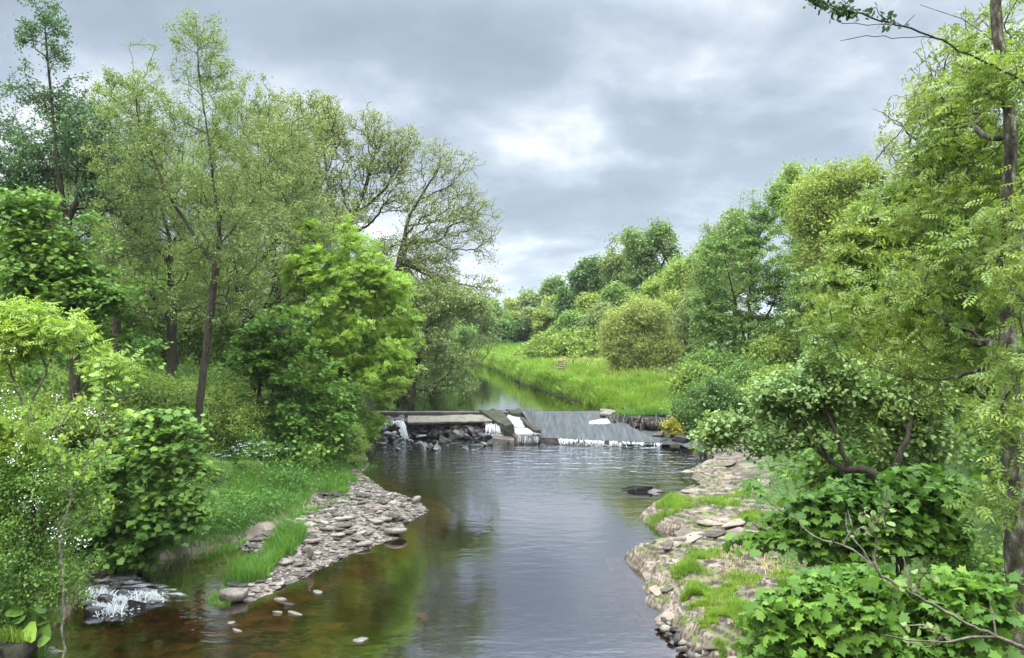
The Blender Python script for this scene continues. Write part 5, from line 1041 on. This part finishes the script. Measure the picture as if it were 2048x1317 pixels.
tree('sycamore_sapling', 'light green sycamore at the bottom corner nearest the bridge', 'bush',
     [B(CH([(1850, 1420), (1800, 1330), (1750, 1250)], 6.4)), CH([(1820, 1370), (1650, 1300), (1560, 1260)], 6.2), CH([(1830, 1380), (1950, 1280), (2030, 1230)], 6.3), CH([(1800, 1330), (1700, 1260), (1640, 1220)], 6.5)],
     LB_([(1570, 1230, 60, 40), (1650, 1200, 80, 40), (1760, 1190, 100, 45), (1880, 1200, 90, 45), (1560, 1300, 70, 30), (1680, 1280, 100, 50), (1820, 1280, 110, 50), (1960, 1270, 90, 60), (1520, 1310, 40, 15), (1990, 1180, 60, 50)], 6.3), 'maple', 'syc_dark', nleaf=4300, size=0.10, nattr=560, dens=1.2, rb=0.035, rt=0.003, seed=73, layer=0.2, shell=0.5, sig=0.08, gap=0.43, gscale=2, upb=1.1, start=0.2, step=0.2, droop=0.15)
tree('ash_tree', 'lichened ash trunk at the right edge with fresh pinnate leaves', 'tree',
     [B(CH([(2034, 1240, 7.6), (2030, 1100, 7.5), (2025, 900, 7.5), (2015, 640, 7.5), (2012, 480, 7.5), (2022, 250, 7.5), (1994, 60, 7.5), (1982, -150, 7.5)])), CH([(2015, 680, 7.5), (1950, 690, 8), (1850, 640, 8.8), (1740, 640, 9.6)]), CH([(2012, 540, 7.5), (1930, 520, 8.2), (1820, 450, 9), (1720, 500, 9.5)]), CH([(2016, 720, 7.5), (1900, 760, 8.2), (1780, 740, 9.0), (1660, 700, 9.8)]), CH([(2020, 300, 7.5), (1950, 260, 8), (1890, 160, 8.4), (1850, 130, 8.6)]), CH([(1998, 90, 7.5), (1930, 40, 7.6), (1840, 10, 7.8)]), CH([(2018, 280, 7.5), (1960, 330, 7.9), (1880, 330, 8.4)])],
     LB_([(1660, 660, 50, 25), (1700, 560, 60, 35), (1740, 700, 80, 40), (1760, 500, 70, 45), (1830, 430, 80, 50), (1800, 620, 100, 50), (1880, 540, 90, 60), (1900, 680, 100, 50), (1960, 420, 80, 60), (1960, 600, 80, 60), (1930, 300, 90, 60, 0, 0.6), (1960, 180, 80, 60, 0, 0.5), (1890, 230, 50, 50, 0, 0.6), (2000, 60, 70, 60, 0, 0.5), (1990, 780, 70, 50), (1850, 770, 80, 40), (1940, 80, 50, 50), (2040, 300, 40, 80), (1700, 620, 50, 40), (2010, 560, 45, 50, -1.6), (2020, 330, 45, 60, -1.6), (1975, 160, 50, 50, -1.4), (2030, 720, 35, 40, -1.6), (1960, 480, 60, 40, -1.2), (2000, 830, 50, 40, -1.5), (2035, 950, 30, 40, -1.6), (1985, 1010, 40, 30, -1.4), (2030, 430, 40, 40, -1.6), (2010, 640, 40, 40, -1.7)], 8.6, 1.6), 'pinnate', 'ash_yellow', 'bark_lichen', nleaf=5200, size=0.17, nattr=1400, rb=0.098, rt=0.0035, seed=74, sig=0.1, gap=0.43, gscale=1.4, upb=0.9, start=0.4, step=0.3, power=0.72, taper=0.5, bare=0.25, dens=1.35)
tree('rowan_tree', 'yellow green rowan filling the bank behind the lichened ash', 'tree',
     [B(CH([(1860, 960), (1850, 760), (1830, 600), (1850, 450)], 15)), CH([(1848, 740), (1740, 640), (1680, 580)], 15), CH([(1840, 640), (1920, 500), (1960, 420)], 15)],
     LB_([(1680, 560, 50, 45), (1730, 480, 60, 50), (1660, 650, 50, 45), (1720, 600, 90, 60), (1800, 420, 80, 60), (1870, 330, 80, 60, 0, 0.5), (1830, 540, 100, 70), (1930, 440, 90, 80, 0, 0.6), (1960, 280, 80, 80, 0, 0.25), (1760, 690, 90, 60), (1900, 640, 110, 80), (2020, 350, 60, 100, 0, 0.3), (1980, 560, 80, 80), (1900, 760, 100, 50), (2010, 700, 60, 80)], 15), 'pinnate_far', 'ash_yellow', nleaf=11000, size=0.19, nattr=1100, rb=0.13, rt=0.005, seed=75, dens=1.7, layer=0.45, shell=0.55, sig=0.15, gap=0.46, gscale=1.0, start=0.3)
tree('birch_tree', 'sparse twiggy tree with bare grey limbs against the sky at the upper right', 'tree',
     [B(CH([(2080, 1100, 9.5), (2060, 700, 9.5), (2010, 480, 9.4), (1930, 330, 9.3), (1880, 200, 9.2), (1850, 110, 9.1)])), CH([(2000, 460, 9.4), (1900, 420, 9.2), (1840, 330, 9.1), (1800, 250, 9.0)]), CH([(1930, 330, 9.3), (1850, 290, 9.1), (1790, 240, 9.0), (1745, 218, 8.9)]), CH([(2040, 560, 9.5), (2040, 300, 9.4), (2010, 120, 9.3), (1960, 20, 9.2)]), CH([(2040, 330, 9.4), (1950, 200, 9.2), (1920, 90, 9.1)])],
     LB_([(1850, 200, 60, 60), (1900, 110, 60, 60), (1960, 60, 60, 50), (1830, 320, 50, 40), (1770, 235, 35, 18), (1950, 260, 70, 70), (2030, 150, 40, 90), (1900, 380, 60, 40)], 9.1, 1.2), 'simple', 'alder', 'bark_pale', nleaf=1300, size=0.075, nattr=620, rb=0.06, rt=0.003, seed=78, sig=0.04, gap=0.4, gscale=1.6, start=0.3, step=0.25, bf=0.3, wob=0.15, dens=1.0, power=0.7)
# dead branch reaching in from the lower right
tree('bare_branch', 'pale bare branch with upright twigs reaching in from the bottom corner', 'branch',
     [CH([(2080, 1310, 4.7), (1960, 1260, 4.8), (1880, 1215, 4.9), (1800, 1175, 5.0), (1755, 1140, 5.05), (1700, 1095, 5.1), (1640, 1080, 5.2), (1610, 1060, 5.25), (1592, 1028, 5.3)]), CH([(1755, 1140, 5.05), (1752, 1070, 5.05), (1722, 1025, 5.0)]), CH([(1753, 1070, 5.05), (1768, 1050, 5.05), (1774, 980, 5.0)]), CH([(1755, 1140, 5.05), (1715, 1085, 5.15), (1690, 1060, 5.2), (1692, 1025, 5.2)]), CH([(1808, 1178, 5.0), (1805, 1110, 5.0)]), CH([(1985, 1265, 4.8), (1900, 1285, 4.8), (1800, 1280, 4.85), (1770, 1270, 4.9)]), CH([(1985, 1265, 4.8), (1978, 1200, 4.8)]), CH([(1700, 1095, 5.1), (1705, 1060, 5.1), (1695, 1020, 5.1)])],
     LB_([(1700, 1060, 40, 35), (1760, 1040, 30, 50), (1830, 1150, 40, 30), (1850, 1270, 60, 20)], 5.0, 0.6), 'round', 'alder', 'bark_pale', nleaf=70, size=0.06, nattr=40, rb=0.015, rt=0.002, seed=76, sig=0.02, gap=0.1, start=0.1, step=0.12, bf=0.2, wob=0.1, power=0.35)
tree('bare_branch', 'dark leafed branch reaching into the sky at the upper right', 'branch',
     [CH([(2100, 190, 6.8), (1930, 105, 7.0), (1880, 80, 7.05), (1800, 50, 7.1), (1740, 35, 7.15), (1690, 18, 7.2), (1640, 5, 7.2), (1612, 0, 7.2)]), CH([(1860, 72, 7.05), (1790, 78, 7.1), (1730, 72, 7.1), (1680, 82, 7.1)]), CH([(1800, 50, 7.1), (1720, 48, 7.2), (1670, 40, 7.25)]), CH([(1800, 50, 7.1), (1830, 30, 7.1)]), CH([(1790, 50, 7.1), (1788, 20, 7.1)])],
     LB_([(1670, 10, 40, 12), (1640, 2, 26, 6), (1690, 25, 30, 12), (1780, 45, 14, 14), (1750, 20, 16, 10)], 7.15, 0.6), 'round', 'darkleaf', 'bark', nleaf=190, size=0.055, nattr=60, rb=0.010, rt=0.002, seed=77, sig=0.03, gap=0.1, start=0.3, step=0.15, bf=0.2, wob=0.12, power=0.4)

# big bramble mound behind the field
tree('bramble_mound', 'broad low mound of brambles behind the bench and grass', 'bramble',
     [B(CH([(1130, 735), (1130, 700)], 70)), CH([(1130, 725), (1070, 705)], 70), CH([(1130, 725), (1190, 700)], 70)],
     LB_([(1070, 710, 34, 18), (1110, 695, 44, 24), (1160, 690, 44, 24), (1195, 685, 34, 28), (1140, 715, 80, 20), (1050, 722, 20, 10), (1215, 710, 40, 24), (1130, 680, 40, 18)], 70, 1.0, 1.35), 'simple', 'bramble', nleaf=16000, size=0.26, nattr=700, rb=0.05, rt=0.01, seed=81, sig=0.22, gap=0.42)

# ------------------------------------------------------------------ grass and herbs
def blades(name, pts, h, wd, mat, seed, lean=0.45, z=None):
    r = np.random.default_rng(seed); n = len(pts); z = gh(pts[:, 0], pts[:, 1]) if z is None else z
    b = np.stack([pts[:, 0], pts[:, 1], z - 0.02], 1); a = r.uniform(0, 6.28, n); hh = h * r.uniform(0.5, 1.2, n) * (0.35 + 1.3 * np.clip(fbm(np.stack([pts[:, 0] * 1.1, pts[:, 1] * 1.1, 0 * a], 1), 71, 3) * 1.6 + 0.5, 0, 1.2))
    s = np.stack([np.cos(a), np.sin(a), 0 * a], 1) * (wd * r.uniform(0.6, 1.3, n))[:, None] * 0.5
    a2 = r.uniform(0, 6.28, n); ld = np.stack([np.cos(a2), np.sin(a2), 0 * a], 1) * (hh * lean * np.abs(r.normal(size=n)))[:, None]
    up = np.stack([0 * a, 0 * a, hh], 1)
    V = np.stack([b - s, b + s, b + s * 0.7 + ld * 0.35 + up * 0.62, b - s * 0.7 + ld * 0.35 + up * 0.62, b + ld + up * (1 - 0.25 * np.minimum(1, lean * 1.2))], 1).reshape(-1, 3)
    i = (np.arange(n) * 5)[:, None]
    return tag(mk(name, V, [np.concatenate([i, i + 1, i + 2, i + 3], 1), np.concatenate([i + 3, i + 2, i + 4], 1)], M[mat]), kind='stuff')
def scatter(n, x0, x1, y0, y1, r, cond, clump=0.0):
    out = []; t = 0
    while t < n:
        q = np.stack([r.uniform(x0, x1, 8000), r.uniform(y0, y1, 8000)], 1)
        if clump: q = q[fbm(np.stack([q[:, 0] * clump, q[:, 1] * clump, 0 * q[:, 0]], 1), 44, 3) + 0.5 > 0.46]
        q = q[cond(q[:, 0], q[:, 1])]; out.append(q); t += len(q)
    return np.concatenate(out)[:n]
xrf = lambda y: np.interp(y, RB[:, 0], RB[:, 1]); xlf = lambda y: np.interp(y, LB[:, 0], LB[:, 1])
blades('grass', scatter(70000, -4, 22, 40.2, 62, rng, lambda x, y: (x > xrf(y) + 0.1) & (x < xrf(y) + 14) & ((gh(x, y) > 1.3) | (y < 43.5))), 0.55, 0.035, 'grass', 1)
blades('grass', scatter(26000, -5, 6, 40.2, 85, rng, lambda x, y: (x > xrf(y) - 0.12) & (x < xrf(y) + 0.8) & ((gh(x, y) > 1.27) | (y < 43))), 0.6, 0.045, 'grass', 2, 0.8)
blades('grass', scatter(16000, 4.5, 16, 38.6, 41.5, rng, lambda x, y: (x > xrf(y) + 0.3) & (y > 39.3 - 0.05 * x)), 0.40, 0.03, 'grass', 21)
blades('grass', scatter(24000, -4, 16, 60, 88, rng, lambda x, y: (x > xrf(y) - 0.1)), 0.45, 0.06, 'grass', 3)
blades('dry_grass', scatter(1800, -2, 14, 44, 62, rng, lambda x, y: x > xrf(y) + 1.5, 0.35), 0.6, 0.03, 'grass_dry', 22)
blades('dry_grass', scatter(2500, 3.5, 9, 60, 66, rng, lambda x, y: x > 0), 0.5, 0.05, 'grass_dry', 4)
blades('grass', scatter(9000, -16, 4, 89.5, 97, rng, lambda x, y: y > 89), 0.5, 0.09, 'grass_bank', 5)
blades('bank_grass', scatter(30000, -14, -4.6, 18.6, 31, rng, lambda x, y: (x < xlf(y) + 0.15 + 0.5 * np.sin(y * 1.7)) & (x > xlf(y) - 6), 0.5), 0.30, 0.016, 'grass_bank', 6)
barg = np.array([G(450, 1170), G(500, 1125), G(560, 1085), G(610, 1085), G(600, 1115), G(540, 1160), G(480, 1185)])
blades('bar_grass', scatter(4600, barg[:, 0].min(), barg[:, 0].max(), barg[:, 1].min(), barg[:, 1].max(), rng, lambda x, y: poly_sd(x, y, barg) + 0.5 * fbm(np.stack([x * 2, y * 2, 0 * x], 1), 4, 3) > 0.0), 0.5, 0.015, 'grass_bank', 7)
tuft = np.array([G(415, 1200), G(445, 1180), G(470, 1205), G(430, 1222)])
blades('bar_grass', scatter(700, tuft[:, 0].min(), tuft[:, 0].max(), tuft[:, 1].min(), tuft[:, 1].max(), rng, lambda x, y: poly_sd(x, y, tuft) > -0.03), 0.2, 0.014, 'grass_bank', 8)
rp_ = bar_points(2600, rng, 0.1); rp_ = rp_[fbm(np.stack([rp_[:, 0] * 1.6, rp_[:, 1] * 1.6, 0 * rp_[:, 0]], 1), 12, 3) > 0.02 + 0.10 * (rp_[:, 0] - np.interp(rp_[:, 1], LB[:, 0], LB[:, 1]))]
blades('bar_grass', rp_, 0.28, 0.013, 'grass_bank', 10)
t2 = np.array([G(665, 985), G(690, 985), G(695, 1000), G(672, 1002)])
blades('bar_grass', scatter(900, t2[:, 0].min(), t2[:, 0].max(), t2[:, 1].min(), t2[:, 1].max(), rng, lambda x, y: poly_sd(x, y, t2) > -0.1), 0.34, 0.016, 'grass_bank', 9)
# grass on the shelves
def shelf_grass(name, zat, patches, n, h, seed, mat='grass_bank'):
    r = np.random.default_rng(seed); P_ = []
    for poly in patches:
        poly = np.array(poly); q = scatter(n // len(patches), poly[:, 0].min(), poly[:, 0].max(), poly[:, 1].min(), poly[:, 1].max(), r, lambda x, y: r.random(len(x)) < S(-0.1, 0.35, poly_sd(x, y, poly) + 0.8 * fbm(np.stack([x * 2.2, y * 2.2, 0 * x], 1), 8, 4)), 2.6); P_.append(q)
    P_ = np.concatenate(P_); z, _ = zat(P_[:, 0], P_[:, 1]); blades(name, P_, h, 0.012, mat, seed, z=z)
shelf_grass('shelf_grass', shB, [[G(1285, 1030, .3), G(1340, 1000, .35), G(1400, 1010, .35), G(1360, 1035, .35), G(1310, 1040, .3)], [G(1400, 1000, .4), G(1500, 985, .4), G(1510, 1000, .4), G(1420, 1030, .4)], [G(1470, 1030, .4), G(1530, 1030, .4), G(1520, 1050, .4), G(1460, 1045, .4)]], 12000, 0.18, 11, 'grass')
shelf_grass('shelf_grass', shC, [[G(1335, 1130, .4), G(1380, 1090, .4), G(1440, 1110, .4), G(1400, 1170, .4), G(1350, 1165, .4)], [G(1380, 1170, .45), G(1500, 1150, .45), G(1600, 1150, .45), G(1560, 1200, .45), G(1400, 1210, .45)], [G(1370, 1190, .4), G(1410, 1180, .4), G(1410, 1215, .4), G(1375, 1215, .4)], [G(1395, 1215, .4), G(1450, 1220, .4), G(1455, 1250, .4), G(1400, 1250, .4)], [G(1450, 1170, .45), G(1520, 1180, .45), G(1530, 1240, .45), G(1460, 1230, .45)], [G(1440, 1270, .4), G(1520, 1240, .4), G(1540, 1310, .4), G(1450, 1310, .4)]], 26000, 0.18, 12, 'grass')
shelf_grass('shelf_grass', shC, [[G(1330, 1130, .4), G(1480, 1090, .4), G(1640, 1110, .4), G(1640, 1200, .4), G(1540, 1300, .4), G(1400, 1240, .4)]], 2600, 0.14, 15, 'grass_dry')
blades('abutment_grass', scatter(1500, 5.4, 8.0, 38.3, 39.5, rng, lambda x, y: x > 0), 0.22, 0.03, 'grass_bank', 13, z=np.full(1500, 1.16))
blades('corner_grass', scatter(900, -9.2, -8.35, 13.0, 13.9, rng, lambda x, y: x < 0), 0.25, 0.014, 'grass', 14, z=np.full(900, 0.42))
# herbs: low leaves over the left bank and the right slope
def herbs(name, pts, h, size, mat, seed, leaf='simple'):
    r = np.random.default_rng(seed); z = gh(pts[:, 0], pts[:, 1]); n = len(pts)
    hh = h * (0.35 + 1.3 * (fbm(np.stack([pts[:, 0] * 0.8, pts[:, 1] * 0.8, 0 * z], 1), seed, 3) + 0.5))
    p = np.stack([pts[:, 0], pts[:, 1], z + hh * r.random(n)], 1)
    V, Fh = leaf_geo(p, r.normal(size=(n, 3)) * 0.6 + (0, 0, 1.0), size, leaf, r, 0.2); return tag(mk(name, V, Fh, M[mat]), kind='stuff')
herbs('ground_cover', scatter(52000, -22, -5, 18.5, 39, rng, lambda x, y: (x < xlf(y) - 0.25) & (x > xlf(y) - 13)), 0.45, 0.10, 'herb', 1)
herbs('ground_cover', scatter(9000, -14, -5, 19, 31, rng, lambda x, y: (x < xlf(y) - 0.1) & (x > xlf(y) - 5), 0.8), 0.75, 0.12, 'herb', 4)
herbs('ground_cover', scatter(16000, -14, -8.4, 11, 19.5, rng, lambda x, y: x < xlf(y) - 0.05), 0.6, 0.10, 'herb', 2)
herbs('ground_cover', scatter(30000, 4, 18, 9, 39, rng, lambda x, y: x > xrf(y) + 2.6), 0.4, 0.10, 'herb', 3)
# cow parsley: white umbels on stalks
cp = empty('cow_parsley', (P(497, 985, 26)[0], 26, 1.0), 'patch of white flowered cow parsley in the left bank grass', 'wildflower')
r_ = np.random.default_rng(77); VV = []; SV = []; SF = []; b0 = 0
cpz = g1(P(497, 985, 26)[0], 26) - 1.0
n = 34; hx = r_.normal(size=n) * 0.55; hy = r_.normal(size=n) * 0.5; hz = cpz + r_.uniform(0.5, 0.95, n)
pp = np.repeat(np.stack([hx, hy, hz], 1), 26, 0) + r_.normal(size=(n * 26, 3)) * (0.05, 0.05, 0.012)
V, Fb = leaf_geo(pp, r_.normal(size=(n * 26, 3)) * 0.3 + (0, 0, 1), 0.022, 'round', r_, 0); mk('flower_heads', V, Fb, M['blossom'], cp)
st = np.stack([np.stack([hx - 0.004, hy, 0 * hx + cpz - 0.1], 1), np.stack([hx + 0.004, hy, 0 * hx + cpz - 0.1], 1), np.stack([hx + 0.003, hy, hz], 1), np.stack([hx - 0.003, hy, hz], 1)], 1).reshape(-1, 3)
mk('stalks', st, np.arange(n * 4).reshape(n, 4), M['herb'], cp)
# burdock: big basal leaves
bd = empty('burdock', tuple(P(75, 1255, 13.4)), 'burdock with big floppy leaves at the left water edge', 'plant')
r_ = np.random.default_rng(8); n = 16
pp = np.array([P(x, y, 13.3) for x, y in zip(r_.uniform(35, 115, n), r_.uniform(1195, 1275, n))]) - np.array(bd.location)
V, Fb = leaf_geo(pp, r_.normal(size=(n, 3)) * 0.4 + (0.2, -0.5, 0.8), 0.36, 'round', r_, 0.4); mk('leaves', V, Fb, M['syc'], bd)
st = np.stack([pp - (0.008, 0, 0), pp + (0.008, 0, 0), pp * (0.3, 0.3, 0) + (0.008, 0, -0.6), pp * (0.3, 0.3, 0) + (-0.008, 0, -0.6)], 1).reshape(-1, 3)
mk('stalks', st, np.arange(n * 4).reshape(n, 4), M['herb'], bd)

# ------------------------------------------------------------------ bench and posts on the field
def boxes(name, bl, mat, parent):
    VV = []; FF = []; b0 = 0
    for (cx, cy, cz, dx, dy, dz) in bl:
        s = np.array([[-1, -1, -1], [1, -1, -1], [1, 1, -1], [-1, 1, -1], [-1, -1, 1], [1, -1, 1], [1, 1, 1], [-1, 1, 1]]) * 0.5
        VV.append(s * (dx, dy, dz) + (cx, cy, cz)); FF.append(np.array([(0, 3, 2, 1), (4, 5, 6, 7), (0, 1, 5, 4), (1, 2, 6, 5), (2, 3, 7, 6), (3, 0, 4, 7)]) + b0); b0 += 8
    return mk(name, np.concatenate(VV), np.concatenate(FF), mat, parent)
bx, by = P(1115, 740, 54)[0], 54.0; bz = g1(bx, by)
bench = empty('bench', (bx, by, bz), 'small weathered wooden bench on the grass facing the river', 'bench'); bench.rotation_euler = (0, 0, 0.35)
boxes('seat', [(-0.15 + 0.14 * k, 0, 0.45, 0.12, 1.5, 0.05) for k in range(3)], M['wood'], bench)
boxes('backrest', [(0.30 + 0.03 * k, 0, 0.58 + 0.15 * k, 0.04, 1.5, 0.11) for k in range(3)], M['wood'], bench)
for sxx in (-0.18, 0.27):
    for syy in (-0.62, 0.62):
        boxes('leg', [(sxx, syy, 0.2 if sxx < 0 else 0.44, 0.07, 0.07, 0.45 if sxx < 0 else 0.95)], M['wood'], bench)
for px, lab in ((1128, 'short dark post just right of the bench'), (1146, 'short dark post farther right of the bench')):
    d = 56.0; x = P(px, 0, d)[0]; e = empty('fence_post', (x, d, g1(x, d)), lab, 'post')
    boxes('post', [(0, 0, 0.35, 0.09, 0.09, 0.9)], M['bark'], e); boxes('cap', [(0, 0, 0.82, 0.12, 0.12, 0.04)], M['bark'], e)
st_ = P(1033, 752, 62)
rock('tree_stump', (P(1034, 745, 58)[0], 58, 1.35), (0.16, 0.16, 0.45), 900, M['wood'], 'pale broken stump leaning from the grassy bank edge', 'stump', tilt=(0.2, -0.3))

# ------------------------------------------------------------------ air: slight haze over the far trees
bm = bmesh.new(); bmesh.ops.create_cube(bm, size=1.0); me = bpy.data.meshes.new('haze'); bm.to_mesh(me); bm.free()
hz = bpy.data.objects.new('haze', me); COL.objects.link(hz); hz.scale = (2400, 2200, 52); hz.location = (0, 700, 23.5)
hm, ht, ho = newmat('haze_air'); pv = N(ht, 'ShaderNodeVolumePrincipled', inp={'Color': (0.9, 0.95, 1.0, 1), 'Density': 0.00016, 'Anisotropy': 0.0}); L(ht, pv.outputs[0], ho.inputs['Volume'])
me.materials.append(hm); tag(hz, kind='stuff')
